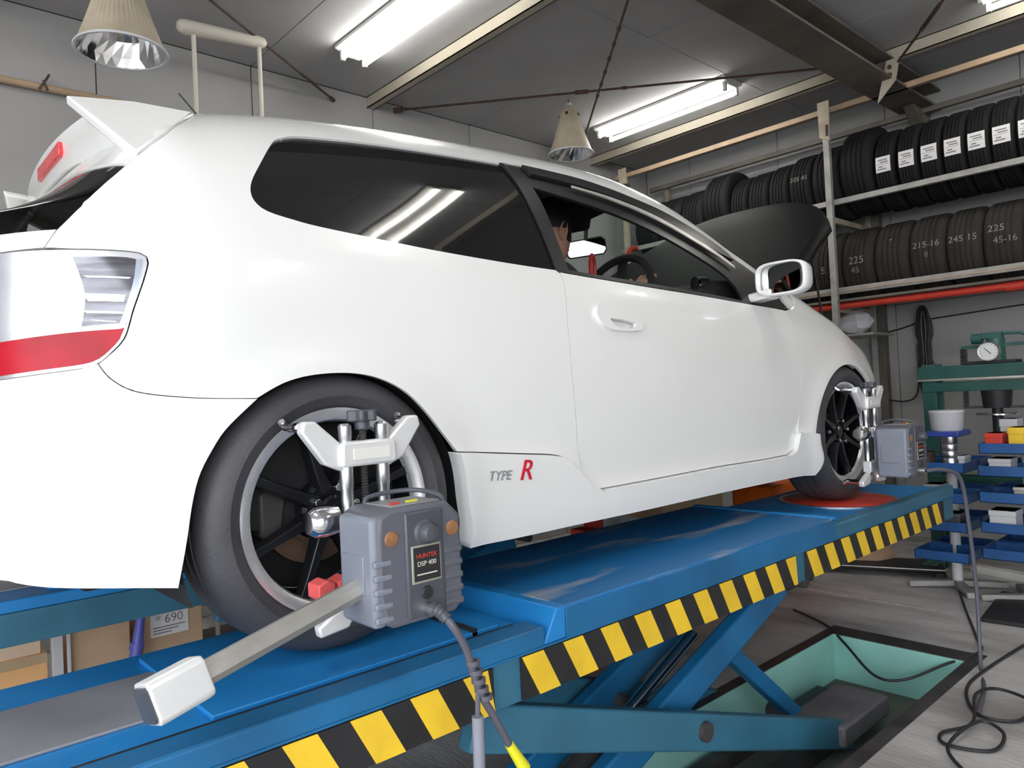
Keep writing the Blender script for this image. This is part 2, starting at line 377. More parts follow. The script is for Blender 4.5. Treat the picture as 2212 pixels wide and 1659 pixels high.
def panel(name, outer, m, par, holes=(), gap=.0018, off=0., depth=.012, grid=.03, side=-1, gapholes=.0, both=False, label=None, fn=None):
    """one body panel; side -1 right, +1 left. fn(x,v) gives an extra outward offset"""
    O = shrink(outer, gap); H = [shrink(h, -gapholes) for h in holes]
    co, ed = [], []
    for ring in [O]+H:
        n0 = len(co); co += ring; ed += [(n0+i, n0+(i+1)%len(ring)) for i in range(len(ring))]
    B = np.array(co)
    x0,y0 = B.min(0); x1,y1 = B.max(0)
    g = np.array([(x0+grid*(i+.5), y0+grid*(j+.5)) for i in range(int((x1-x0)/grid)+1) for j in range(int((y1-y0)/grid)+1)])
    if len(g):
        k = inside(O,g)
        for h in H: k &= ~inside(h,g)
        g = g[k]
        if len(g): g = g[[np.min((B[:,0]-p[0])**2+(B[:,1]-p[1])**2) > (grid*.42)**2 for p in g]]
        co = co+[tuple(p) for p in g]
    r = delaunay_2d_cdt([Vector(p) for p in co], ed, [], 0, 1e-6)
    vv = [(p.x,p.y) for p in r[0]]; tri = [t for t in r[2]]
    cen = np.array([[sum(vv[i][0] for i in t)/3, sum(vv[i][1] for i in t)/3] for t in tri])
    k = inside(O,cen)
    for h in H: k &= ~inside(h,cen)
    tri = [t for t,q in zip(tri,k) if q]
    fs_out = []; V = []; NN = []
    for x,v in vv:
        n = Nrm(x,v); e = off+(fn(x,v) if fn else 0); p = Vector(S(x,v))+n*e; V.append(p); NN.append(n)
    F = []
    for a,b,c in tri:
        q = (V[b]-V[a]).cross(V[c]-V[a]); F.append((a,b,c) if q.dot(NN[a]) > 0 else (a,c,b))
    # boundary flange
    cnt = {}
    for t in F:
        for i in range(3):
            e = (t[i],t[(i+1)%3]); cnt[e] = cnt.get(e,0)+1
    bd = [e for e in cnt if (e[1],e[0]) not in cnt]
    n0 = len(V); idx = {}
    VN = list(NN)
    if depth:
        for e in bd:
            for i in e:
                if i not in idx:
                    idx[i] = len(V); V.append(V[i].copy()); VN.append(None); V.append(V[i]-NN[i]*depth); VN.append(None)
        for a,b in bd: F.append((idx[b],idx[a],idx[a]+1,idx[b]+1))
    sides = (-1,1) if both else (side,)
    VV, FF, NV = [], [], []
    for sd in sides:
        k = len(VV); s = -sd
        VV += [(p.x, p.y*(1 if sd==-1 else -1), p.z) for p in V]
        NV += [None if n is None else ((n.x, n.y*(1 if sd==-1 else -1), n.z)) for n in VN]
        FF += [tuple(i+k for i in (t if sd==-1 else t[::-1])) for t in F]
    me = bpy.data.meshes.new(name); me.from_pydata(VV, [], FF); me.update(); me.materials.append(m)
    me.polygons.foreach_set('use_smooth', [True]*len(me.polygons))
    me.normals_split_custom_set_from_vertices([(0,0,0) if n is None else n for n in NV])
    o = bpy.data.objects.new(name, me); C.objects.link(o); parent_to(o, par)
    if label: o['label'] = label
    return o
car = thing('car', 'white three door hatchback with black open bonnet, standing on the blue lift', 'car', (0,0,0))
# --- outlines in (x, v) on the body surface, from the photograph's side view
qwin = [[(.722,.425),(.616,.420),(.371,.404),(.250,.396),(.090,.376),(.02,.362),(-.03,.332),(-.056,.296),(-.106,.196),(-.143,.118),(-.154,.074),(-.148,.043),(-.125,.022),(-.069,.010),(.004,.003),(.183,.0),(.332,-.002),(.565,.001),(.766,.006)], [(.766,.006),(.756,.098),(.744,.201),(.735,.309),(.722,.425)]]
dwin = [[(.735,.440),(.869,.443),(1.014,.436),(1.161,.418),(1.317,.391),(1.433,.380),(1.587,.351),(1.735,.317),(1.818,.295),(1.931,.261),(1.993,.235),(2.06,.19),(2.105,.125),(2.119,.05),(2.119,.0)], [(2.119,.0),(1.82,.004),(1.523,.007),(1.225,.006),(.994,.006),(.771,.006)], [(.771,.006),(.760,.098),(.748,.201),(.740,.309),(.735,.440)]]
door_rear = [(.771,.003),(.772,-.022),(.764,-.073),(.752,-.157),(.752,-.293),(.763,-.427),(.768,-.508),(.778,-.563),(.798,-.605),(.826,-.634),(.861,-.647)]
door_bot = [(.861,-.647),(1.134,-.635),(1.364,-.624),(1.529,-.616),(1.798,-.609),(2.008,-.602)]
door_front = [(2.008,-.602),(2.075,-.575),(2.093,-.539),(2.114,-.410),(2.143,-.269),(2.163,-.149),(2.144,-.066),(2.119,-.003)]
door_top = [(2.119,-.003),(1.82,.002),(1.523,.004),(1.225,.003),(.994,.003),(.771,.003)]
arch_up = [(-.193,-.390),(-.128,-.356),(-.053,-.338),(.037,-.333),(.109,-.345),(.172,-.373),(.223,-.416),(.270,-.467),(.315,-.516)]
arch_lo = [(-.347,-.751),(-.341,-.715),(-.331,-.654),(-.322,-.592),(-.309,-.539),(-.287,-.494),(-.255,-.447),(-.193,-.390)]
skirt_top = [(.315,-.516),(.552,-.528),(.664,-.535),(.715,-.548),(.762,-.581),(.813,-.621),(.861,-.647)]
seam = [(-.463,-.314),(-.444,-.345),(-.402,-.372),(-.310,-.386),(-.193,-.390)]
lamp_o = [[(-.688,-.078),(-.6,-.082),(-.489,-.094),(-.400,-.102),(-.379,-.110),(-.376,-.121),(-.385,-.154),(-.405,-.213),(-.414,-.246),(-.422,-.269),(-.438,-.290),(-.463,-.314),(-.498,-.322),(-.6,-.325),(-.688,-.326)], [(-.688,-.326),(-.688,-.078)]]
cpil = [(-.187,.505),(-.238,.41),(-.292,.315),(-.324,.288),(-.353,.272),(-.376,.25),(-.399,.21),(-.424,.155),(-.447,.081),(-.458,.035),(-.47,-.005),(-.48,-.017),(-.495,-.035),(-.51,-.052)]
rail = [(2.225,.10),(2.17,.20),(2.10,.27),(1.97,.315),(1.832,.352),(1.645,.385),(1.538,.406),(1.432,.428),(1.35,.446),(1.196,.478),(1.048,.50),(.904,.515),(.812,.525),(.665,.535),(.493,.535),(.315,.53),(.15,.525),(-.03,.515),(-.187,.505)]
FARC = [(2.57+.335*math.cos(t), .28+.335*math.sin(t)) for t in [math.radians(a) for a in range(186,-1,-6)]]
farch = [(x, z-spl(ZB,x)) for x,z in FARC]
for side in (-1,1):
    # body side: quarter panel, C pillar, cant rail and A pillar in one pressing, with the window and door openings
    bs = curve([arch_up, skirt_top[:], list(door_rear[::-1]), [(.771,.003),(.771,.006)], [(.771,.006),(.760,.098),(.748,.201),(.740,.309),(.735,.440)],
                dwin[0][:-3]+[(2.105,.125)], [(2.105,.125),(2.150,.06),(2.18,.02)], [(2.18,.02),(2.225,.10)], rail, cpil, [(-.510,-.052),(-.53,-.086)], [(-.53,-.086),(-.489,-.094),(-.400,-.102),(-.379,-.110),(-.376,-.121),(-.385,-.154),(-.405,-.213),(-.414,-.246),(-.422,-.269),(-.438,-.290),(-.463,-.314)], seam])
    panel('quarter_panel', bs, M_white, car, holes=[curve(qwin)], side=side, gap=.0015)
    panel('quarter_window', curve(qwin), M_priv, car, side=side, gap=-.002, off=-.006, depth=.006, label='black privacy glass rear side window')
    d = panel('door', curve([door_rear, door_bot, door_front, door_top]), M_white, car, side=side, gap=.0016, holes=[curve([[(.925,-.122),(1.0,-.121),(1.068,-.128)], [(1.068,-.128),(1.05,-.155),(.952,-.155),(.925,-.122)]], .01)], fn=lambda x,v: -.010*math.exp(-((S(x,v)[2]-.335)/.045)**2))
    # front wing
    wing = curve([[(2.119,-.002),(2.144,-.066),(2.163,-.149),(2.143,-.269),(2.114,-.410),(2.10,-.53)], [(2.10,-.53),(2.238,-.54)], farch[1:-2], [farch[-3],(3.05,-.26)], [(3.05,-.26),(3.12,-.10),(3.13,.0),(3.10,.10)], [(3.10,.10),(2.9,.16),(2.6,.20),(2.4,.235),(2.235,.25)], [(2.235,.25),(2.23,.10),(2.185,.018)], [(2.185,.018),(2.119,-.002)]])
    panel('front_wing', wing, M_white, car, side=side, gap=.0016)
    # rear bumper
    bump = curve([arch_lo, seam[::-1], [(-.463,-.314),(-.498,-.322),(-.6,-.325),(-.7442,-.326)], [(-.7442,-.326),(-.7442,-.66)], [(-.7442,-.66),(-.70,-.68),(-.66,-.69),(-.593,-.705)], [(-.593,-.705),(-.569,-.715),(-.512,-.728),(-.347,-.751)]])
    panel('rear_bumper', bump, M_white, car, side=side, gap=.0004, off=.0015, depth=.03)
    fb = curve([[farch[-3],(2.885,.22-spl(ZB,2.885)),(2.87,-.50)], [(2.87,-.50),(3.0,-.48),(3.42,-.36)], [(3.42,-.36),(3.42,-.02)], [(3.42,-.02),(3.25,-.03),(3.12,-.10),(3.05,-.26)], [(3.05,-.26),farch[-3]]])
    panel('front_bumper', fb, M_white, car, side=side, gap=.0015, depth=.02)
    hl = curve([[(3.12,-.10),(3.25,-.03),(3.42,-.02)], [(3.42,-.02),(3.40,.10),(3.25,.14),(3.10,.10)], [(3.10,.10),(3.13,.0),(3.12,-.10)]])
    panel('headlamp', hl, M_lampclr, car, side=side, gap=.002)
    # side skirt, standing proud of the sill
    sk = curve([skirt_top, door_bot, [(2.008,-.602),(2.06,-.585),(2.085,-.555),(2.10,-.515)], [(2.10,-.515),(2.17,-.512),(2.235,-.520)], [(2.235,-.520),(2.245,-.60),(2.24,-.66),(2.213,-.690)], [(2.213,-.690),(1.674,-.703),(1.112,-.726),(.781,-.738),(.506,-.752),(.343,-.757)], [(.343,-.757),(.338,-.638),(.329,-.567),(.315,-.516)]])
    panel('side_skirt', sk, M_white, car, side=side, gap=.001, off=.014, depth=.05, fn=lambda x,v: .016*math.exp(-((S(x,v)[2]-.22)/.05)**2)+.01*math.exp(-((x-2.2)/.06)**2))
    # tail lamp: clear upper chamber, red lower band
    tl = panel('tail_lamp', curve(lamp_o), M_lampclr, car, side=side, gap=.0012, off=-.0005, depth=.02, label='wraparound tail lamp, clear above and red below')
    panel('red_lens', curve([[(-.686,-.252),(-.6,-.250),(-.417,-.246)], [(-.417,-.246),(-.424,-.269),(-.440,-.290),(-.463,-.310),(-.498,-.318),(-.6,-.321),(-.686,-.322)]]), M_lampred, tl, side=side, gap=.004, off=.001, depth=.006)
    panel('lamp_chamber', curve([[(-.492,-.108),(-.41,-.112),(-.392,-.118)], [(-.392,-.118),(-.400,-.160),(-.418,-.220),(-.425,-.240)], [(-.425,-.240),(-.485,-.243)], [(-.485,-.243),(-.478,-.18),(-.492,-.108)]]), mat('lamp_chamber_grey',(.16,.16,.18),.12,.5,var=.35,scale=9,stretch=(1,1,9)), tl, side=side, gap=.001, off=.0008, depth=.002)
    for k,(xa,xb,vv,w) in enumerate(((-.478,-.405,-.146,.006),(-.480,-.415,-.180,.016),(-.482,-.418,-.212,.007),(-.470,-.43,-.230,.004))):
        panel('reflector', curve([[(xa,vv),(xb,vv-.006)], [(xb-.004,vv-w-.004),(xa+.008,vv-w)]]), M_chrome if k%2 else M_castal, tl, side=side, gap=.0005, off=.003, depth=.003)
    panel('lens_edge', curve([[(-.386,-.116),(-.393,-.160),(-.410,-.220),(-.418,-.242)], [(-.418,-.242),(-.428,-.242)], [(-.428,-.242),(-.420,-.220),(-.402,-.160),(-.395,-.118)], [(-.395,-.118),(-.386,-.116)]]), mat('lens_edge_blue',(.45,.50,.60),.2,.4,var=.1), tl, side=side, gap=0, off=.0035, depth=.004)
    # black window surround, door glass, visor
    panel('door_frame', curve([dwin[0], dwin[1], dwin[2]]), M_blk, car, side=side, gap=.0, off=-.004, depth=.01,
          holes=[curve([[(.795,.312),(.969,.288),(1.160,.262),(1.368,.222),(1.556,.178),(1.700,.135),(1.775,.085),(1.80,.03)], [(1.80,.03),(1.80,.016)], [(1.80,.016),(1.523,.018),(1.225,.017),(.994,.016),(.818,.015)], [(.818,.015),(.808,.100),(.803,.207),(.795,.312)]])], label='black window surround and mirror base')
    if side == -1: panel('door_window', curve([[(.81,.010),(1.0,.010),(1.4,.013),(1.78,.012)], [(1.78,.012),(1.78,-.30)], [(1.78,-.30),(.83,-.30)], [(.83,-.30),(.81,.010)]]), M_glass, car, side=side, gap=0, off=-.028, depth=0, label='door glass wound down into the door')
    else: panel('door_window', curve([[(.78,.33),(.969,.30),(1.160,.275),(1.368,.235),(1.556,.19),(1.72,.145),(1.80,.09),(1.82,.03)], [(1.82,.03),(1.82,.01)], [(1.82,.01),(1.523,.012),(1.225,.011),(.994,.010),(.805,.009)], [(.805,.009),(.80,.100),(.79,.207),(.78,.33)]]), M_glass, car, side=side, gap=0, off=-.012, depth=0)
    vis = panel('wind_visor', curve([[(.80,.425),(1.014,.418),(1.161,.400),(1.317,.373),(1.433,.360),(1.587,.331),(1.735,.297),(1.80,.270)], [(1.80,.270),(1.82,.235)], [(1.82,.235),(1.70,.238),(1.556,.268),(1.368,.310),(1.160,.345),(.969,.365),(.81,.372)], [(.81,.372),(.80,.425)]]), M_blk, car, side=side, gap=0, off=.010, depth=.012)
    panel('visor_reflection', curve([[(.97,.348),(1.160,.333),(1.368,.302),(1.556,.262),(1.70,.228),(1.80,.19)], [(1.80,.19),(1.80,.172)], [(1.80,.172),(1.70,.205),(1.556,.238),(1.368,.279),(1.160,.315),(.97,.338)]]), M_alud, vis, side=side, gap=0, off=.012, depth=.005)  # reflection along the visor edge, built in as a grey strip
    panel('pillar_garnish', curve([[(.768,-.001),(.757,.098),(.745,.201),(.737,.309),(.728,.428)], [(.728,.428),(.712,.425)], [(.712,.425),(.724,.309),(.733,.201),(.745,.098),(.755,.005)], [(.755,.005),(.768,-.001)]]), M_blk, car, side=side, gap=0, off=.002, depth=.006)
    # door handle
    hd = panel('handle', curve([[(.875,-.119),(.887,-.095),(.920,-.085),(1.001,-.087),(1.070,-.101),(1.095,-.120),(1.094,-.146),(1.065,-.158),(.948,-.163),(.898,-.148),(.875,-.119)]]), M_white, d, side=side, gap=0, off=.012, depth=.014, grid=.02, holes=[curve([[(.935,-.128),(1.0,-.128),(1.06,-.134)], [(1.06,-.134),(1.045,-.152),(.96,-.152),(.935,-.128)]])])
    panel('handle_recess', curve([[(.92,-.12),(1.0,-.12),(1.07,-.126)], [(1.07,-.126),(1.05,-.156),(.95,-.156),(.92,-.12)]]), M_white, d, side=side, gap=-.004, off=-.011, depth=.004, grid=.02)
# roof and hatch (both halves in one mesh)
roof_o = curve([rail[4:], [(-.187,.505),(-.215,.60),(-.225,.75),(-.23,1.0)], [(-.23,1.0),(1.33,1.0)], [(1.33,1.0),(1.38,.80),(1.47,.62),(1.62,.46),(1.832,.352)]], .02)
panel('roof', roof_o, M_white, car, both=True, gap=.0005, grid=.04)
panel('windscreen', curve([[(1.33,1.0),(1.38,.80),(1.47,.62),(1.62,.46),(1.832,.352)], rail[4::-1], [(2.225,.10),(2.27,.30),(2.34,.6),(2.36,1.0)], [(2.36,1.0),(1.33,1.0)]], .02), M_wglass, car, both=True, gap=.002, off=-.003, depth=0, grid=.04)
panel('hatch_window', curve([cpil[5:], [(-.510,-.052),(-.60,-.045),(-.70,-.03)], [(-.70,-.03),(-.70,.05),(-.66,1.0)], [(-.66,1.0),(-.435,1.0)], [(-.435,1.0),(-.432,.6),(-.415,.40),(-.376,.25)]], .02), M_hglass, car, both=True, gap=.002, off=-.004, depth=0, grid=.04)
panel('hatch_frame', curve([cpil[:6], [(-.376,.25),(-.415,.40),(-.432,.6),(-.435,1.0)], [(-.435,1.0),(-.23,1.0)], [(-.23,1.0),(-.225,.75),(-.215,.60),(-.187,.505)]], .02), M_white, car, both=True, gap=.001, grid=.03)
panel('tailgate', curve([[(-.510,-.052),(-.60,-.045),(-.70,-.03)], [(-.70,-.03),(-.7442,-.02)], [(-.7442,-.02),(-.7442,-.326)], [(-.7442,-.326),(-.688,-.326)], [(-.688,-.326),(-.688,-.078)], [(-.688,-.078),(-.6,-.082),(-.53,-.086)], [(-.53,-.086),(-.510,-.052)]],.012), M_white, car, both=True, gap=.0008, grid=.013)
# closed-off back of the car (tailgate centre and bumper centre), real thickness
m = MB(); m.box(-.7455,-.735,-.07,.07,.28,.60); m.build('bumper_centre', M_white, car, bevel=.002); m = MB(); m.box(-.7455,-.735,-.07,.07,.605,.905); m.build('tailgate_centre', M_white, car, bevel=.002)
m = MB(); m.box(3.30,3.41,-.33,.33,.20,.55); m.build('bumper_centre', M_white, car, bevel=.02)
# roof spoiler
m = MB(); V = []
for k in range(13):
    t_ = -1+2*k/12; q = 1-t_*t_
    root = Vector(S(-.185, .53+.47*q)); te = (-.372-.022*q, .40*t_, 1.258+.012*q)
    lip = (-.345-.055*q**.8, .62*t_, 1.085+.085*q**.7)
    V.append([(root.x, -root.y if t_>0 else root.y, root.z+.003), (-.31+.015*q, (.47)*t_, 1.266+.030*q), te, (te[0]+.004, te[1], te[2]-.014), (-.375-.010*q, .50*t_, 1.205+.020*q), lip, (lip[0]+.06, lip[1]*.95, lip[2]+.01)])
n = len(V[0]); vs = [p for row in V for p in row]; fs = [(i*n+j,(i+1)*n+j,(i+1)*n+(j+1)%n,i*n+(j+1)%n) for i in range(len(V)-1) for j in range(n)]
m.add(vs, fs+[tuple(range(n)), tuple((len(V)-1)*n+j for j in range(n))])
spo = m.build('roof_spoiler', M_white, car, ang=50)
for s in (-1,1):
    m = MB(); P4 = [Vector((-.43,-.44,1.262)),Vector((-.30,-.487,1.263)),Vector(S(-.18,.515)),Vector(S(-.238,.41)),Vector(S(-.30,.310)),Vector(S(-.357,.270))]
    n_ = (P4[5]-P4[0]).cross(P4[2]-P4[0]).normalized(); n_ = n_ if n_.y < 0 else -n_
    out = [p+n_*.010 for p in P4]; inn = [p-n_*.014 for p in P4]
    m.add([(p.x,-s*p.y,p.z) for p in out+inn], [(0,1,2,3,4,5),(11,10,9,8,7,6)]+[(k,(k+1)%6,6+(k+1)%6,6+k) for k in range(6)])
    m.build('spoiler_end_plate', M_white, spo, bevel=.006)
m = MB(); m.box(-.010,.006,-.15,.12,-.019,.019, Matrix.Translation((-.386,-.02,1.232))); m.build('brake_light', mat('brake_lens',(.75,.03,.04),.25,coat=.5,var=.25,scale=120), spo, bevel=.003)
m = MB(); m.tube([(-.05,-.21,1.355),(-.062,-.21,1.385)], [.006,.004]); m.tube([(-.062,-.21,1.385),(-.105,-.21,1.43)], .0025); m.build('aerial', M_blk, car)
# TYPE R badge on the skirt
def on_skirt(x0,v0,sx=1):
    def fn(c):
        x = x0+c.x*1.0; v = v0+c.y; p = Vector(S(x,v)); n = Nrm(x,v); return p+n*(.0165+c.z+.016*math.exp(-((p.z-.22)/.05)**2))
    return fn
mk_text('TYPE', .036, mat('badge_silver',(.55,.55,.57),.3,.6,var=.05), on_skirt(.452,-.582), 'badge', car, .0015, .25)
mk_text('R', .078, mat('badge_red',(.62,.01,.04),.3,coat=.5,var=.05), on_skirt(.545,-.573), 'badge', car, .002, .3)
# bonnet, raised on its stay
Hc = 2.36; ang = math.radians(34)
def hood(s, t):
    """s 0..1 from hinge to front edge, t -1..1 across"""
    w = .70*(1-.06*s**3); L = 1.04*(1-.42*abs(t)**4); l = s*L
    crown = .05*(1-t*t)*(.4+.6*s)-.10*max(0,s-.75)**1.4*2
    x = l*math.cos(ang)-crown*math.sin(ang); z = l*math.sin(ang)+crown*math.cos(ang)
    return (Hc+x, w*t, .96+z)
m = MB(); ns, nt_ = 16, 24; g = [[hood(i/ns, -1+2*j/nt_) for j in range(nt_+1)] for i in range(ns+1)]
vs = [p for row in g for p in row]; m.add(vs, [(i*(nt_+1)+j,(i+1)*(nt_+1)+j,(i+1)*(nt_+1)+j+1,i*(nt_+1)+j+1) for i in range(ns) for j in range(nt_)])
bon = m.build('bonnet', M_carbon, car, fix=False); bon['label'] = 'black bonnet propped open'
sd = bon.modifiers.new('solid','SOLIDIFY'); sd.thickness = .03; sd.offset = 1
m = MB(); m.cyl((3.05,-.55,.62),hood(.75,-.8),.006); m.build('bonnet_stay', M_blk, car)
for s in (-1,1):
    m = MB(); m.box(Hc-.04,Hc+.1,s*.60-.02,s*.60+.02,.90,.955); m.build('bonnet_hinge', M_blk, car)
# engine bay and underbody
m = MB(); m.box(2.3,3.3,-.62,.62,.25,.60); m.build('engine_bay', M_int, car, bevel=.03)
m = MB(); m.box(2.55,3.0,-.35,.30,.60,.80); m.box(2.65,2.95,-.25,.2,.8,.84); m.build('engine', M_steeld, car, bevel=.02)
m = MB(); m.box(-.45,3.15,-.52,.52,.17,.23); m.box(.40,2.15,-.74,.74,.18,.24); m.build('underbody', M_int, car, bevel=.01)
m = MB(); m.tube(smooth_pts([(2.6,.1,.16),(1.6,.05,.14),(.5,.1,.14),(.1,-.3,.17),(-.5,-.35,.2)],6), .03, 10); m.build('exhaust_pipe', M_steeld, car)
for cx in (0,2.57):
    for s in (-1,1):
        m = MB(); m.lathe([(.345,.56),(.345,.80),(.342,.815)], (cx,0,.28), 'y', 40, a0=-.35, a1=PI+.35)
        w = m.v; m.v = [(x,s*y,z) for x,y,z in w]
        m.build('wheel_arch_liner', M_int, car, fix=False)
        m = MB(); m.box(cx-.35,cx+.35,s*.555-.005,s*.555+.005,.2,.62); m.build('wheel_arch_liner', M_int, car)
# --- interior
m = MB(); m.box(-.35,2.3,-.68,.68,.24,.30); m.build('cabin_floor', M_int, car)
for s in (-1,1):
    m = MB(); m.prism([(-.2,.28),(2.15,.28),(2.15,.80),(.8,.86),(-.2,.90)],'y',s*.715,s*.735); m.build('door_trim', M_int, car)
panel('headliner', curve([[(1.40,.50),(1.2,.50),(.7,.53),(.2,.53),(-.18,.52)], [(-.18,.52),(-.2,1.0)], [(-.2,1.0),(1.36,1.0)], [(1.36,1.0),(1.40,.50)]],.03), M_head, car, both=True, gap=.0, off=-.022, depth=0, grid=.06)
panel('pillar_trim', curve([[(.70,.50),(.70,.02)], [(.70,.02),(.80,.02)], [(.80,.02),(.76,.50)], [(.76,.50),(.70,.50)]]), M_head, car, both=True, gap=.0, off=-.03, depth=.02, grid=.05)
m = MB(); m.prism([(1.75,.35),(2.30,.35),(2.32,.93),(2.05,.99),(1.78,.97),(1.68,.90)],'y',-.70,.70); m.build('dashboard', M_int, car, bevel=.03)
for yc_ in (-.37,.37):
    m = MB(); m.prism([(1.45,.38),(1.45,.50),(1.38,.54),(.98,.50),(.90,.54),(.66,1.03),(.55,1.02),(.72,.46),(.86,.38)],'y',yc_-.23,yc_+.23); st = m.build('seat', mat('seat_red_black',(.05,.008,.008),.9,var=.2), car, bevel=.05, seg=3)
    m = MB(); m.box(.55,.64,yc_-.13,yc_+.13,1.03,1.21); m.build('headrest', M_int, st, bevel=.03)
m = MB(); m.box(-.1,.1,-.6,.6,.45,.98, Matrix.Translation((.0,0,0))); m.build('rear_seat', M_int, car, bevel=.05)
Msw = Matrix.Translation((1.53,-.37,.93))@Matrix.Rotation(-1.15,4,'Y')
m = MB(); R0 = .18
pts = [Msw@Vector((R0*math.cos(t),R0*math.sin(t),0)) for t in [2*PI*k/40 for k in range(41)]]
m.tube(pts, .016, 10, caps=False)
for a in (0.3,PI-.3,-PI/2): m.bar(Msw@Vector((0,0,-.03)), Msw@Vector((R0*math.cos(a+PI/2),R0*math.sin(a+PI/2),0)), .04,.015)
m.cyl(Msw@Vector((0,0,-.05)),Msw@Vector((0,0,.0)),.07); m.cyl(Msw@Vector((0,0,-.25)),Msw@Vector((0,0,-.04)),.03)
m.build('steering_wheel', M_int, car)
# rear-view mirror
ce = Vector((1.735,-.05,1.212)); n_ = Vector((-.693,-.703,-.158)).normalized(); X_ = Vector((.703,-.693,.0)).normalized(); X_ = (X_+Vector((0,0,.10))); X_ = (X_-n_*X_.dot(n_)).normalized(); Z_ = X_.cross(-n_)
Mm = Matrix.Translation(ce)@Matrix((X_*.74,-n_,Z_)).transposed().to_4x4()
m = MB(); m.prism([(-.125,-.03),(-.11,-.042),(.105,-.042),(.125,-.025),(.125,.025),(.10,.042),(-.115,.038),(-.125,.025)],'y',0,.025,Mm); rv = m.build('rear_view_mirror', M_blk, car, bevel=.004)
m = MB(); m.prism([(-.117,-.026),(-.105,-.036),(.10,-.036),(.117,-.02),(.117,.02),(.095,.036),(-.11,.032),(-.117,.02)],'y',-.003,.0,Mm); m.build('mirror_glass', M_mirror, rv)
m = MB(); m.tube([ce+Vector((.02,.02,.03)),ce+Vector((.06,.05,.12))],.01); m.build('mirror_stalk', M_blk, rv)
m = MB(); m.prism([(-.56,1.335),(-.555,1.265),(-.352,1.240),(-.345,1.208),(-.335,1.200),(-.06,1.215),(-.045,1.225),(-.04,1.385),(-.30,1.375)],'x',1.415,1.435); m.build('sun_visor', M_head, car, bevel=.008)
m = MB(); m.prism([(.60,1.325),(.585,1.25),(.35,1.27),(.332,1.345)],'x',1.42,1.44); m.build('sun_visor', M_head, car, bevel=.008)
panel('shade_band', curve([[(1.34,1.0),(1.39,.80),(1.48,.62),(1.62,.47),(1.80,.37)], [(1.80,.37),(1.83,.352)], [(1.83,.352),(1.70,.47),(1.60,.60),(1.51,.78),(1.46,1.0)], [(1.46,1.0),(1.34,1.0)]],.02), M_blk, car, both=True, gap=.0, off=-.006, depth=0, grid=.05)
# gauge pod by the pillar
m = MB(); m.lathe([(0,0),(.026,0),(.030,-.012),(.030,-.05),(.02,-.06),(0,-.06)], (0,0,0), 'x', 24)
m.v = [tuple(Matrix.Translation((1.74,-.62,.96))@Matrix.Rotation(math.radians(158),4,'Z')@Vector(p)) for p in m.v]
g_ = m.build('gauge_pod', M_blk, car); 
m = MB(); m.lathe([(.026,0),(.031,0),(.031,-.01)], (0,0,0), 'x', 24); m.v = [tuple(Matrix.Translation((1.738,-.619,.96))@Matrix.Rotation(math.radians(158),4,'Z')@Vector(p)) for p in m.v]; m.build('gauge_ring', M_chrome, g_)
# door mirrors
for s in (-1,1):
    m = MB()
    # shell: rounded box, open side to the rear
    rows = []
    for k,(xx,sc) in enumerate(((0,1.0),(.03,1.03),(.075,.97),(.115,.78),(.135,.45),(.14,.1))):
        row = []
        for j in range(28):
            t = 2*PI*j/28; c, q = math.cos(t), math.sin(t); e = .55
            row.append((1.84+xx, s*.925+.100*sc*math.copysign(abs(c)**e,c)*1.0, .948+.064*sc*math.copysign(abs(q)**e,q)))
        rows.append(row)
    vs = [p for rw in rows for p in rw]; fs = [(i*28+j,i*28+(j+1)%28,(i+1)*28+(j+1)%28,(i+1)*28+j) for i in range(5) for j in range(28)]; fs.append(tuple(5*28+j for j in range(28)))
    m.add([(x,(y if s==1 else y),z) for x,y,z in vs], fs)
    dm = m.build('door_mirror', M_white, car, ang=60); dm['label'] = 'white door mirror'
    so = dm.modifiers.new('s','SOLIDIFY'); so.thickness = .008; so.offset = -1
    yc_ = s*.925
    m = MB(); rw = []
    for j in range(28):
        t = 2*PI*j/28; c, q = math.cos(t), math.sin(t); rw.append((1.852-.022*(c*s), yc_+.090*math.copysign(abs(c)**.55,c), .948+.056*math.copysign(abs(q)**.55,q)))
    m.add(rw, [tuple(range(28))]); m.build('mirror_glass', M_mirror, dm)
    m = MB(); m.bar((1.90,s*.76,.885),(1.90,s*.88,.90),.09,.035); m.build('mirror_arm', M_white, dm, bevel=.01)
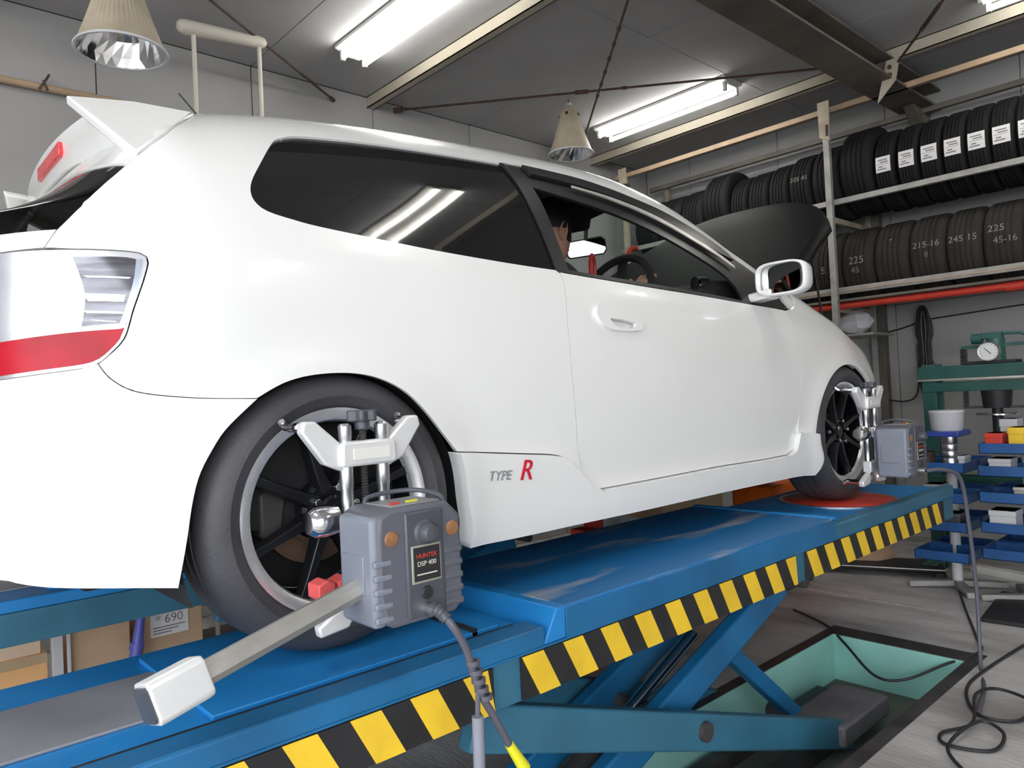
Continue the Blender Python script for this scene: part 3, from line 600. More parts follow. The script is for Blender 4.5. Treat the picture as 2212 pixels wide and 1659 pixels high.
# --- wheels
def wheel(cx, s):
    y0 = .83
    def T(m):
        m.v = [(cx+x, s*y, .31+z) for x,y,z in m.v]; return m
    m = MB(); m.lathe([(.199,.806),(.203,.818),(.216,.828),(.229,.830),(.231,.822),(.222,.812),(.212,.80),(.205,.77),(.200,.68),(.215,.63),(.225,.625)], (0,0,0), 'y', 64)
    rim = T(m).build('wheel', M_silver, car, ang=30)
    m = MB(); pr = [(.224,.815),(.235,.838),(.255,.848),(.275,.845),(.292,.832),(.302,.815),(.3095,.795),(.310,.780),(.306,.779),(.306,.771),(.310,.770),(.3105,.742),(.306,.741),(.306,.731),(.3105,.730),(.310,.702),(.306,.701),(.306,.693),(.310,.692),(.3095,.675),(.30,.655),(.27,.632),(.226,.63)]
    m.lathe(pr, (0,0,0), 'y', 72); T(m).build('tyre', M_rub, rim, ang=30)
    # barrel face
    m = MB(); m.lathe([(.1995,.806),(.198,.72),(.196,.66)], (0,0,0), 'y', 48); T(m).build('barrel', M_wheel, rim)
    for k in range(8):
        a = 2*PI*k/8+.35; ca, sa = math.cos(a), math.sin(a)
        m = MB(); d = Vector((ca,0,sa)); n = Vector((-sa,0,ca)); Y = Vector((0,1,0)); vs = []
        for (rr,w,yf,yb) in ((.045,.024,.800,.765),(.09,.017,.798,.768),(.15,.0135,.803,.775),(.190,.015,.808,.785),(.212,.021,.812,.79)):
            vs += [d*rr-n*w+Y*yb, d*rr-n*w*.6+Y*yf, d*rr+n*w*.6+Y*yf, d*rr+n*w+Y*yb]
        m.add(vs, [(i*4+j,i*4+(j+1)%4,(i+1)*4+(j+1)%4,(i+1)*4+j) for i in range(4) for j in range(4)]+[(0,1,2,3),(19,18,17,16)])
        T(m).build('spoke', M_wheel, rim, bevel=.002)
    m = MB(); m.lathe([(0,.80),(.026,.80),(.032,.795),(.034,.785),(.06,.785),(.068,.775),(.068,.74),(0,.74)], (0,0,0), 'y', 32); T(m).build('hub', M_wheel, rim)
    for k in range(5):
        a = 2*PI*k/5+.2; m = MB(); m.cyl((.050*math.cos(a),.78,.050*math.sin(a)),(.050*math.cos(a),.815,.050*math.sin(a)),.0105,.009,n=6); T(m).build('lug_nut', M_chrome, rim, bevel=.001)
    m = MB(); m.lathe([(.07,.70),(.075,.725),(.085,.725),(.085,.700),(.132,.700),(.132,.680),(.07,.680)], (0,0,0), 'y', 48); T(m).build('brake_disc', M_disc, rim)
    m = MB(); m.prism([(-.15,-.05),(-.10,-.07),(-.085,.03),(-.10,.06),(-.15,.05)],'y',.66,.74); T(m).build('brake_caliper', M_steeld, rim, bevel=.008)
    m = MB(); m.lathe([(0,.655),(.195,.655),(.195,.645),(0,.645)], (0,0,0), 'y', 40); T(m).build('dust_shield', M_int, rim)
    m = MB(); m.cyl((0,.5,0),(0,.70,0),.05); T(m).build('axle_stub', M_steeld, rim)
for cx in (0,2.57):
    for s in (-1,1): wheel(cx, s)
# ------------------------------------------------------------------ the driver
drv = thing('person', 'person with short black hair in dark clothes sitting at the wheel', 'person', (1.0,-.37,.5))
bm = bmesh.new()
def skin(name, verts, edges, rad, m, par, root=0, sub=2):
    me = bpy.data.meshes.new(name); me.from_pydata(verts, edges, []); o = bpy.data.objects.new(name, me); C.objects.link(o); parent_to(o, par)
    md = o.modifiers.new('skin','SKIN'); o.modifiers.new('sub','SUBSURF').levels = sub; o.modifiers['sub'].render_levels = sub
    for i,rr in enumerate(rad): me.skin_vertices[0].data[i].radius = rr if isinstance(rr,tuple) else (rr,rr)
    me.skin_vertices[0].data[root].use_root = True; me.materials.append(m)
    md.use_smooth_shade = True
    return o
bm.free()
Y0 = -.375
bv = [(.98,Y0,.56),(1.00,Y0,.72),(1.04,Y0,.88),(1.08,Y0,.975),(1.115,Y0,1.03),
      (1.05,Y0-.17,.95),(1.18,Y0-.22,.76),(1.40,Y0-.13,.86),(1.47,Y0-.12,.90),
      (1.05,Y0+.17,.95),(1.18,Y0+.22,.76),(1.40,Y0+.13,.86),(1.47,Y0+.12,.90),
      (1.05,Y0-.10,.54),(1.44,Y0-.12,.60),(1.78,Y0-.10,.38),(1.05,Y0+.10,.54),(1.44,Y0+.12,.60),(1.78,Y0+.10,.38)]
be = [(0,1),(1,2),(2,3),(3,4),(3,5),(5,6),(6,7),(7,8),(3,9),(9,10),(10,11),(11,12),(0,13),(13,14),(14,15),(0,16),(16,17),(17,18)]
br = [(.13,.15),(.12,.14),(.12,.15),(.09,.10),.052,.065,.05,.037,.03,.065,.05,.037,.03,.09,.075,.05,.09,.075,.05]
body = skin('body', bv, be, br, M_cloth, drv)
# head: lofted from horizontal slices (front = +x)
def headmesh(c):
    m = MB(); rows = []
    prof = [(-.115,.030,.038,.030),(-.10,.045,.045,.035),(-.08,.062,.052,.062),(-.05,.070,.064,.078),(-.02,.076,.071,.088),(.01,.079,.074,.094),(.04,.080,.076,.098),(.07,.074,.072,.094),(.095,.056,.056,.076),(.112,.03,.03,.042),(.118,.004,.004,.006)]
    for z,fx,wy,bx in prof:
        row = []
        for j in range(32):
            t = 2*PI*j/32; cx_, sy = math.cos(t), math.sin(t)
            x = (fx if cx_ > 0 else bx)*cx_; y = wy*sy
            if cx_ > .6:  # brow, nose, mouth, chin
                near = max(0,1-abs(sy)*3.2)
                x += near*{-.05:.006,-.02:.022,.01:.014,.04:.004}.get(z,0)
                eye = math.exp(-((abs(sy)-.42)/.13)**2)*math.exp(-((z-.012)/.014)**2); x -= .008*eye
            row.append((c[0]+x, c[1]+y, c[2]+z))
        rows.append(row)
    vs = [p for rw in rows for p in rw]
    m.add(vs, [(i*32+j,i*32+(j+1)%32,(i+1)*32+(j+1)%32,(i+1)*32+j) for i in range(len(rows)-1) for j in range(32)]+[tuple(range(31,-1,-1)), tuple((len(rows)-1)*32+j for j in range(32))])
    m.tube([(c[0]-.03,c[1],c[2]-.16),(c[0]-.02,c[1],c[2]-.09)],[.055,.052],16)
    return m
hc = (1.175,Y0,1.145)
hd = headmesh(hc).build('head', M_skin, drv, ang=80)
for s in (-1,1):
    m = MB(); n = 16
    m.tube([(hc[0]-.012+.020*math.cos(t)*.8, hc[1]+s*(.076+.006*math.sin(t)), hc[2]+.002+.031*math.sin(t)) for t in [2*PI*k/n for k in range(n+1)]], .006, 6)
    m.lathe([(0,0),(.014,.002),(.02,.0)], (0,0,0), 'y', 12); k = len(m.v)-36
    m.v = m.v[:k]+[(hc[0]-.012+x, hc[1]+s*.072+y, hc[2]+z*1.3) for x,y,z in m.v[k:]]
    m.build('ear', M_skin, hd)
    m = MB(); m.lathe([(0,-.008),(.007,-.004),(.009,0),(.007,.004),(0,.008)], (hc[0]+.066,hc[1]+s*.030,hc[2]+.012), 'x', 12); m.build('eye', mat('eye_white',(.5,.5,.5),.2,var=.1), hd)
m = MB(); m.tube([(hc[0]+.070,hc[1]-.02,hc[2]-.055),(hc[0]+.076,hc[1],hc[2]-.054),(hc[0]+.070,hc[1]+.02,hc[2]-.055)],.004,6); m.build('mouth', mat('lips',(.32,.12,.10),.5,var=.1), hd)
# hair cap
m = MB(); rows = []
for k in range(9):
    ph = k/8*1.75
    row = []
    for j in range(32):
        t = 2*PI*j/32; cx_, sy = math.cos(t), math.sin(t)
        lim = ph if cx_ < .1 else ph*(1-.38*min(1,(cx_-.1)*1.6))
        rr = math.sin(lim); z = math.cos(lim)
        jit = 1+.03*math.sin(j*7.3+k*3.1)
        row.append((hc[0]-.006+(.092 if cx_>0 else .108)*cx_*rr*jit, hc[1]+.086*sy*rr*jit, hc[2]+.028+.105*z*(jit if k else 1)))
    rows.append(row)
m.add([p for rw in rows for p in rw], [(i*32+j,i*32+(j+1)%32,(i+1)*32+(j+1)%32,(i+1)*32+j) for i in range(8) for j in range(32)])
m.build('hair', M_hair, hd, ang=80)
for s in (-1,1):   # sideburns and hands on the wheel
    m = MB(); m.prism([(hc[0]+.012,hc[2]+.04),(hc[0]+.034,hc[2]+.035),(hc[0]+.026,hc[2]-.035),(hc[0]+.012,hc[2]-.03)],'y',hc[1]+s*.066,hc[1]+s*.078); m.build('sideburn', M_hair, hd)
    hv = [(1.46,Y0+s*.12,.90),(1.50,Y0+s*.13,.93),(1.53,Y0+s*.135,.955)]
    he = [(0,1),(1,2)]; hr = [(.026,.02),(.034,.018),(.036,.016)]
    for k in range(4):
        b0 = len(hv); y_ = Y0+s*(.105+.020*k); L_ = (.9,1.0,.95,.75)[k]
        hv += [(1.545,y_,.975),(1.565+.01*L_,y_,1.00*1.0),(1.592,y_,.985+.01*L_)]; he += [(2,b0),(b0,b0+1),(b0+1,b0+2)]; hr += [.0095,.0088,.0078]
    b0 = len(hv); hv += [(1.505,Y0+s*.10,.955),(1.53,Y0+s*.085,.99)]; he += [(1,b0),(b0,b0+1)]; hr += [.011,.009]
    skin('hand', hv, he, hr, M_skin, drv, sub=1)
# red loop handle standing on the steering wheel, red hooked grip near the windscreen
m = MB(); lp = [(1.395,-.37,.93),(1.40,-.365,1.03),(1.408,-.36,1.075),(1.43,-.35,1.097),(1.455,-.338,1.075),(1.462,-.332,1.03),(1.465,-.33,.93)]
m.tube(smooth_pts(lp,6), .0075, 10); lo_ = m.build('steering_wheel_holder', M_red); tag(lo_, 'red tubular loop of a steering wheel holder inside the car', 'tool')
m = MB(); m.tube(smooth_pts([(1.66,-.345,1.095),(1.672,-.343,1.13),(1.70,-.34,1.152),(1.735,-.335,1.155)],6), [.010]*13+[.012]*6, 10); o_ = m.build('red_hook', M_red); tag(o_, 'red curved grip seen through the door glass near the windscreen', 'tool')
# ------------------------------------------------------------------ scissor lift runways
def runway(label, s):
    """s=-1 the near runway, +1 the far one; local lateral coordinate q runs from outer (1.05) to inner (.44)"""
    t = thing('scissor_lift', label, 'vehicle lift', (1.2, s*.75, FL))
    def bx(m, x0,x1,q0,q1,z0,z1): return m.box(x0,x1,min(s*q0,s*q1),max(s*q0,s*q1),z0,z1)
    m = bx(MB(), .47,1.93,.44,1.05,-.045,.032); m.build('main_deck', M_worn, t, bevel=.006); m = bx(MB(), .47,1.93,1.048,1.0525,-.047,.024); m.build('deck_edge', M_blue, t, bevel=.001)
    # sloped nose between the recess and the main deck
    m = MB(); m.prism([(.395,-.045),(.47,-.045),(.47,.032),(.44,.032)],'y',min(s*.44,s*1.05),max(s*.44,s*1.05)); m.build('deck_step', M_deck, t, bevel=.003)
    m = bx(MB(), -.95,.395,.44,1.0,-.05,-.012); m.build('rear_deck', M_deck, t, bevel=.004)
    m = bx(MB(), -.95,.40,.975,1.05,-.05,-.002); m.build('edge_rail', M_blue, t, bevel=.006)
    m = bx(MB(), -.95,.38,.955,.972,-.012,-.011+.002); m.build('groove', M_hblk, t)
    m = bx(MB(), -.95,.22,.60,.86,-.012,-.006); m.build('slip_plate', M_slip, t, bevel=.002)
    m = bx(MB(), -.34,.34,.50,.95,-.012,-.002); m.build('slip_plate', M_deck, t, bevel=.002)
    m = bx(MB(), .26,.275,.46,.95,-.012,.004); m.build('stop_bar', M_hblk, t)
    m = bx(MB(), 1.93,3.22,.44,.995,-.044,-.008); m.build('front_deck', M_deck, t, bevel=.004)
    m = bx(MB(), 1.90,1.935,.44,1.05,-.008,.036); m.build('deck_step', M_deck, t, bevel=.003)
    m = bx(MB(), 1.93,3.22,1.0,1.05,-.05,.006); m.build('edge_rail', M_teal, t, bevel=.005)
    m = bx(MB(), -.95,3.22,.445,1.044,-.155,-.052); m.build('runway_frame', M_teal, t, bevel=.004)
    m = bx(MB(), -.95,3.22,1.045,1.052,-.05,-.045); m.build('edge_lip', M_blue, t)
    # side skirt with the hazard tape: black band and each yellow bar
    for a,b in ((-.95,.232),(.318,1.612),(1.685,3.06)):
        m = bx(MB(), a,b,1.045,1.0535,-.150,-.052); m.build('hazard_band', M_hblk, t)
    per = .1355
    for x0,n in ((-.95+.03,9),(.318,10),(1.687,10)):
        for k in range(n):
            a = x0+per*k if x0 > 0 else .147-per*(8-k)
            hi = .232 if x0<0 else (1.612 if x0<1 else 3.06)
            w = .068; sl = .052
            tb = [(a,-.052),(min(a+w,hi),-.052),(min(a+w+sl,hi),-.150),(min(a+sl,hi),-.150)]
            if tb[1][0]-tb[0][0] < .01: continue
            m = MB(); m.prism(tb,'y',min(s*1.0535,s*1.0555),max(s*1.0535,s*1.0555)); m.build('hazard_stripe', M_yel, t)
    # scissor arms: outer pair and inner pair, cross shafts, base, cylinder
    for q in (.97,.56):
        m = MB(); m.bar((.22,s*q,-.20),(2.13,s*q,-.865),.05,.11,(0,0,1)); m.build('scissor_arm', M_teal, t, bevel=.008)
    for q in (.88,.64):
        m = MB(); m.bar((1.80,s*q,-.205),(.10,s*q,-.80),.05,.11,(0,0,1)); m.build('scissor_arm', M_blue, t, bevel=.008)
    m = MB(); m.cyl((1.10,s*.50,-.50),(1.10,s*1.01,-.50),.03); m.build('pivot_shaft', M_steeld, t)
    m = MB(); m.cyl((1.80,s*.50,-.19),(1.80,s*.99,-.19),.025); m.build('roller_shaft', M_steeld, t); m = MB(); m.cyl((2.13,s*.50,-.865),(2.13,s*1.0,-.865),.03); m.build('roller_shaft', M_steeld, t)
    m = MB(); m.bar((1.50,s*.80,-.38),(2.02,s*.80,-.80),.05,.06); m.build('link_arm', M_blue, t, bevel=.006)
    m = MB(); m.cyl((.35,s*.76,-.78),(1.0,s*.76,-.50),.045); m.build('hydraulic_cylinder', M_steeld, t)
    m = MB(); m.cyl((.95,s*.76,-.52),(1.40,s*.76,-.33),.022); m.build('piston_rod', M_chrome, t)
    m = bx(MB(), .02,2.5,.86,.94,-.92,-.86); bx(m, .02,2.5,.66,.72,-.92,-.86); m.build('base_frame', M_steeld, t, bevel=.005)
    m = bx(MB(), 1.98,2.40,.80,1.02,-.86,-.78); m.build('base_block', mat('block_grey',(.13,.125,.14),.6,var=.2), t, bevel=.01)
    return t
runway('blue runway of the scissor lift nearest the camera, yellow black hazard stripes along it', -1)
runway('blue far runway of the scissor lift, mostly hidden behind the car', 1)
# turn plates under the front wheels
for s,lab in ((-1,'red round turn plate under the near front wheel'),(1,'red round turn plate under the far front wheel')):
    t = thing('turn_plate', lab, 'turn plate', (2.57,s*.75,-.008), 'turn plates on the lift')
    m = MB(); m.lathe([(0,-.002),(.235,-.002),(.24,-.005),(.24,-.008),(0,-.008)], (2.6,s*.76,0), 'z', 48); m.build('disc', M_red, t)
    m = MB(); m.lathe([(.242,-.008),(.262,-.008),(.262,-.003),(.242,-.003)], (2.6,s*.76,0), 'z', 48, closed=True); m.build('rim_ring', M_alu, t)
# ------------------------------------------------------------------ wheel clamps and alignment heads
def clamp(cx, label):
    t = thing('wheel_clamp', label, 'wheel clamp', (cx,-.93,.31), 'wheel clamps of the alignment set')
    y = -.935
    for dx in (-.042,.046):
        m = MB(); m.lathe([(0,.195),(.010,.195),(.0145,.19),(.0145,.165),(.0135,.163),(.0135,.120),(.0145,.118),(.0145,.06),(.0132,.058),(.0132,0),(.0145,-.002),(.0145,-.06),(.0132,-.062),(.0132,-.13),(.0145,-.132),(.0145,-.205),(0,-.205)], (cx+dx,y,.31), 'z', 20); m.build('guide_rod', M_alu, t)
    m = MB(); pr = []
    z = -.02
    while z < .19: pr += [(.0085,z),(.0062,z+.003)]; z += .006
    m.lathe([(0,-.021)]+pr+[(.0085,.195),(0,.196)], (cx,y,.31), 'z', 14); m.build('screw', M_steeld, t)
    m = MB(); rows = []
    for k in range(48):
        a = 2*PI*k/48; rr = .030+.005*math.cos(6*a); rows.append((rr*math.cos(a), rr*math.sin(a)))
    m.prism([(cx+a,y+b) for a,b in rows],'z',.508,.532); m.cyl((cx,y,.49),(cx,y,.51),.016); m.build('knob', M_dgrey, t, bevel=.003)
    # upper carriage with its two arms
    m = MB(); m.prism([(cx-.062,.415),(cx+.066,.415),(cx+.072,.425),(cx+.070,.462),(cx+.06,.468),(cx-.056,.468),(cx-.062,.46)],'y',y-.022,y+.018); up = m.build('upper_carriage', M_castal, t, bevel=.006)
    m = MB(); m.prism([(cx-.035,.429),(cx+.052,.429),(cx+.052,.452),(cx-.035,.452)],'y',y-.024,y-.0215); m.build('nameplate', M_fix, up)
    for s in (-1,1):
        m = MB(); m.prism([(cx+s*.050,.405),(cx+s*.060,.468),(cx+s*.112,.514),(cx+s*.138,.514),(cx+s*.144,.492),(cx+s*.095,.425)],'y',y-.010,y+.016); a = m.build('jaw_arm', M_castal, t, bevel=.005)
        m = MB(); m.tube(smooth_pts([(cx+s*.122,y+.0,.498),(cx+s*.134,y+.03,.502),(cx+s*.137,y+.07,.503),(cx+s*.143,y+.085,.516)],4), [.011]*5+[.009]*8, 10); m.build('jaw', M_chrome, a)
    # lower carriage
    m = MB(); m.prism([(cx-.062,.135),(cx+.066,.135),(cx+.066,.185),(cx-.062,.185)],'y',y-.02,y+.018); lo = m.build('lower_carriage', M_castal, t, bevel=.006)
    m = MB(); m.prism([(cx-.055,.135),(cx-.02,.135),(cx-.055,.085),(cx-.12,.078),(cx-.125,.10),(cx-.09,.12)],'y',y-.010,y+.014); a = m.build('jaw_arm', M_castal, t, bevel=.005)
    m = MB(); m.tube([(cx-.105,y+.0,.098),(cx-.105,y+.07,.100),(cx-.108,y+.085,.09)], .010, 10); m.build('jaw', M_chrome, a)
    m = MB(); m.prism([(cx+.05,.135),(cx+.02,.135),(cx+.055,.085),(cx+.115,.082),(cx+.12,.10),(cx+.09,.12)],'y',y-.010,y+.014); m.build('jaw_arm', M_castal, t, bevel=.005)
    if cx < 1:
        for dx in (-.100,-.055):
            m = MB(); m.prism([(cx+dx-.018,.182),(cx+dx+.004,.190),(cx+dx+.020,.182),(cx+dx+.020,.152),(cx+dx-.006,.145),(cx+dx-.018,.155)],'y',y-.005,y+.045); m.build('grip_pad', M_pink, t, bevel=.003)
    # spindle
    m = MB(); m.box(cx-.030,cx+.03,y-.035,y+.02,.285,.335); m.build('spindle_block', M_alu, t, bevel=.006)
    m = MB(); m.lathe([(0,0),(.022,0),(.030,-.006),(.031,-.03),(.028,-.036),(.016,-.038),(.016,-.11),(0,-.11)], (cx,y-.012,.31), 'y', 28); m.build('spindle', M_chrome, t)
    m = MB(); m.lathe([(0,.062),(.022,.062),(.031,.052),(.034,.03),(.03,.0),(0,0)], (cx-.072,y,.31), 'x', 28); m.v = [(2*(cx-.072)-x+.0,y_,z_) for x,y_,z_ in m.v]; m.build('lock_knob', M_chrome, t)
    return t
clamp(0, 'silver wheel clamp with screw and red pads on the near rear wheel')
clamp(2.57, 'silver wheel clamp on the front wheel near the tool press')
def head(cx, label, boom):
    y0, y1 = -1.125, -.985; x0, x1 = cx-.090, cx+.105; z0, z1 = .120, .343
    t = thing('alignment_head', label, 'alignment sensor', (cx,-1.05,z0), 'alignment heads on the wheels')
    m = MB(); m.prism([(x0+.012,z0+.01),(x0+.03,z0),(x1-.02,z0),(x1,z0+.02),(x1,z1-.03),(x1-.03,z1),(x0+.03,z1),(x0+.005,z1-.012),(x0,z1-.05),(x0,z0+.06)],'y',y0,y1); case = m.build('case', M_grey, t, bevel=.008, seg=3)
    # pale side cover towards the rear, with its raised inner field
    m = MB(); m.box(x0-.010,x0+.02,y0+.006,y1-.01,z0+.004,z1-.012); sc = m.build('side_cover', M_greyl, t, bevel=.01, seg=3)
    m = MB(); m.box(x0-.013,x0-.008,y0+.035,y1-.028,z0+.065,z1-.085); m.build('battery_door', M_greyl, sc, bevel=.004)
    for k in range(5):
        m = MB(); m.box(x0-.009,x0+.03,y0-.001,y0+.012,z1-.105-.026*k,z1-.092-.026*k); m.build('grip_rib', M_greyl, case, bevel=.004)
        m = MB(); m.box(x1-.045,x1+.001,y0-.002,y0+.008,z1-.105-.026*k,z1-.092-.026*k); m.build('grip_rib', M_grey, case, bevel=.004)
    # centre bezel, label window, knob, socket
    m = MB(); m.box(x0+.058,x1-.048,y0-.006,y0+.004,z0+.01,z1-.01); bz = m.build('bezel', M_dgrey, case, bevel=.004)
    m = MB(); m.box(x0+.068,x1-.058,y0-.0085,y0-.005,z0+.075,z1-.075); wn = m.build('label_plate', mat('label_frame',(.30,.29,.24),.4,var=.1), bz, bevel=.002)
    m = MB(); m.box(x0+.072,x1-.062,y0-.0095,y0-.008,z0+.080,z1-.079); m.build('label_field', M_hblk, bz)
    xm = (x0+x1)/2+.004
    def put(zc): return lambda c: Vector((xm+c.x, y0-.0098-c.z, zc+c.y))
    mk_text('HUNTER', .0122, M_red, put(z1-.096), 'lettering', bz, .0003)
    mk_text('DSP 400', .0128, M_cream, put(z0+.112), 'lettering', bz, .0003)
    m = MB(); m.box(x0+.078,x1-.070,y0-.0102,y0-.0096,z0+.091,z0+.0935); m.build('print_line', M_cream, bz)
    m = MB(); m.lathe([(0,-.030),(.014,-.028),(.020,-.018),(.019,-.004),(.024,0),(.024,.006),(0,.006)], (xm,y0-.006,z1-.052), 'y', 24); m.build('knob', M_dgrey, case)
    for sx in (x0+.030,x1-.022):
        m = MB(); m.lathe([(0,-.003),(.013,-.002),(.016,.002),(0,.002)], (sx,y0-.001,z1-.055), 'y', 18); m.build('badge_disc', mat('copper_badge',(.30,.14,.06),.5,var=.2,scale=30), case)
    m = MB(); m.lathe([(0,-.006),(.011,-.006),(.014,0),(0,0)], (xm,y0-.005,z0+.055), 'y', 18); m.build('socket', M_hblk, case)
    m = MB(); m.lathe([(.009,-.020),(.013,-.02),(.013,0),(0,0)], (xm-.004,y0-.006,z0+.026), 'y', 18); m.build('cable_socket', M_alu, case)
    # top panel with indicator marks
    m = MB(); m.box(x0+.045,x1-.035,y0+.020,y1-.025,z1-.001,z1+.003); tp = m.build('top_panel', mat('top_panel_grey',(.24,.24,.25),.4,var=.05), case, bevel=.002)
    m = MB(); m.box(x0+.055,x0+.075,y0+.035,y0+.045,z1+.003,z1+.006); m.build('indicator', M_red, tp)
    m = MB(); m.box(x0+.095,x0+.120,y0+.040,y0+.046,z1+.003,z1+.006); m.build('indicator', M_ytag, tp)
    # carrying loop on top
    m = MB(); m.tube(smooth_pts([(x1-.02,y0+.03,z1-.01),(x1-.022,y0+.04,z1+.008),(x1-.05,y1-.04,z1+.018),(x0+.06,y1-.015,z1+.012),(x0+.05,y1-.02,z1-.01)],6),.005,8); m.build('handle_loop', M_dgrey, t)
    if boom:
        a = Vector((x0+.01,-1.055,.195)); b = Vector((-.405,-1.09,.123)); d = (b-a).normalized()
        up = Vector((0,.25,.97)); 
        m = MB(); sd = d.cross(up).normalized(); uu = sd.cross(d)
        oct_ = [(.024*math.cos(q), .021*math.sin(q)) for q in [PI/8+PI/4*k for k in range(8)]]
        vs = [p+sd*x+uu*z for p in (a,b) for x,z in oct_]; m.add(vs, [(k,(k+1)%8,8+(k+1)%8,8+k) for k in range(8)]+[tuple(range(8)),tuple(range(8,16))])
        bo = m.build('boom', M_alud, t, ang=20)
        e = b+d*.085; m = MB()
        sq = [(-.026,-.034),(.026,-.034),(.034,-.026),(.034,.026),(.026,.034),(-.026,.034),(-.034,.026),(-.034,-.026)]
        vs = [p+sd*x*k_+uu*z*k_ for p,k_ in ((b-d*.004,.96),(b+d*.006,1.0),(e,1.0)) for x,z in sq]
        m.add(vs, [(i*8+k,i*8+(k+1)%8,(i+1)*8+(k+1)%8,(i+1)*8+k) for i in range(2) for k in range(8)]+[tuple(range(8)),tuple(range(16,24))])
        be_ = m.build('boom_end', M_castal, t, bevel=.003, ang=30)
        m = MB(); vs = [p+sd*x*.82+uu*z*.82 for p in (e,e+d*.005) for x,z in sq]; m.add(vs, [(k,(k+1)%8,8+(k+1)%8,8+k) for k in range(8)]+[tuple(range(8,16))]); m.build('lens_cover', M_dgrey, be_)
    return t, (xm-.004, y0-.026, z0+.026)
_, plug = head(0, 'grey alignment head with long boom hanging on the rear wheel clamp', True)
_, plug2 = head(2.57, 'grey alignment head without boom in view on the front wheel clamp', False)
# sensor cable: curls out of the head and hangs over the edge of the runway
t = thing('sensor_cable', 'dark cable hanging from the rear alignment head over the lift edge, yellow tag', 'cable', (.1,-1.15,-.5))
px, py, pz = plug
pts = smooth_pts([(px,py,pz),(px,py-.022,pz),(px+.012,py-.045,pz-.025),(.045,-1.2,.075),(.061,-1.2,.025),(.078,-1.2,-.024),(.105,-1.2,-.072),(.142,-1.2,-.141)],8)
m = MB(); m.tube(pts, .0075, 10); m.build('sheath', M_cableg, t)
m = MB(); m.tube(pts[:14], [.0125 if k%2 else .0105 for k in range(14)], 10); m.build('strain_relief', M_dgrey, t)
for k in range(5):
    q_ = pts[30+3*k]; m = MB(); m.lathe([(.0085,0),(.014,.0),(.014,.009),(.0085,.009)], (q_.x+.004,q_.y,q_.z), 'z', 16, closed=True); m.build('coil_ring', M_cableg, t)
m = MB(); m.cyl(pts[-1], (.180,-1.2,-.202), .009, .013, 12); m.build('yellow_plug', M_ytag, t)
m = MB(); m.cyl((.062,-1.2,-.34),(.067,-1.2,-.062),.0115,n=16); m.build('grey_sleeve', mat('clear_sleeve',(.24,.25,.30),.3,var=.1), t)
m = MB(); m.tube([(.067,-1.2,-.062),(.069,-1.2,-.03),(.0725,-1.2,-.008)],.005); m.build('branch_wire', M_cableg, t)
m = MB(); qx,qy,qz = plug2
m.tube(smooth_pts([(qx,qy,qz),(qx+.06,qy-.05,qz-.0),(qx+.16,qy-.08,qz-.05),(qx+.20,qy-.09,qz-.25),(qx+.22,qy-.10,qz-.55),(qx+.15,qy-.12,FL+.012),(qx-.1,qy-.2,FL+.01),(qx-.35,qy-.25,FL+.01)],8), .0085, 8)
o_ = m.build('sensor_cable', M_cableg); tag(o_, 'cable drooping to the floor from the front alignment head', 'cable')
# ------------------------------------------------------------------ roof steel
m = MB()
def cbeam(x, y0, y1, zb, label):
    m = MB(); m.box(x-.03,x+.03,y0,y1,zb,zb+.006); m.box(x-.03,x-.024,y0,y1,zb,CEIL); m.box(x-.03,x+.03,y0,y1,CEIL-.006,CEIL); m.box(x+.024,x+.03,y0,y1,zb,zb+.02)
    return tag(m.build('roof_purlin', M_beam), label, 'beam', 'cream roof purlins')
cbeam(-.33,YR,YL,2.69,'cream steel purlin above the rear of the car'); cbeam(2.09,YR,YL,2.69,'cream rusty steel purlin running beside the brightest tube light'); cbeam(4.52,YR,YL,2.69,'cream steel purlin passing over the tyre rack end of the roof')
t = thing('roof_girder', 'brown steel girder crossing the ceiling above the tyre rack', 'beam', (1,-.33,2.5))
m = MB(); m.box(XB,5.34,-.45,-.21,2.535,2.550); m.build('lower_flange', M_ibeam, t); m = MB(); m.box(XB,5.34,-.338,-.322,2.55,2.675); m.build('web', M_ibeam, t)
m = MB(); m.box(XB,5.34,-.45,-.21,2.675,2.688); m.build('upper_flange', M_ibeam, t)
for x in (2.75,4.44):
    m = MB(); m.box(x-.006,x+.006,-.45,-.322,2.55,2.675); m.build('stiffener', M_ibeam, t)
m = MB(); m.prism([(-.47,2.52),(-.35,2.40),(-.42,2.66),(-.50,2.66)],'x',4.40,4.415); m.build('gusset', M_beam, t)
for z in (2.56,2.61):
    m = MB(); m.cyl((4.39,-.44,z),(4.42,-.44,z),.014,n=8); m.build('bolt', M_rust, t)
m = MB(); m.prism([(5.02,2.535),(5.345,2.535),(5.345,2.30),(5.31,2.30)],'y',-.37,-.29); o_ = m.build('wall_bracket', M_ibeam, bevel=.004); tag(o_, 'dark brown steel bracket on the wall under the girder end', 'bracket')
m = MB(); m.box(5.27,5.34,.02,.09,FL,2.3); o_ = m.build('steel_post', M_ibeam, bevel=.004); tag(o_, 'brown upright post against the wall under the lower tyre shelf', 'column')
def rod(p0,p1,label,kn=()):
    t = thing('brace_rod', label, 'rod', p0, 'roof brace rods'); m = MB(); m.cyl(p0,p1,.008,n=10); m.build('rod', M_rust, t)
    p0 = Vector(p0); p1 = Vector(p1)
    for a,b,rr in kn: m = MB(); m.cyl(p0+(p1-p0)*a,p0+(p1-p0)*b,rr,n=8); m.build('turnbuckle', M_rust, t, bevel=.002)
rod((.40,1.33,2.68),(1.79,2.29,2.68),'rusty brace rod passing behind the white hanging bar',((.97,1,.014),))
rod((2.13,-.15,2.66),(3.95,1.92,2.66),'rusty brace rod running behind the small high bay lamp',[(.25+.07*k,.262+.07*k,.013) for k in range(6)])
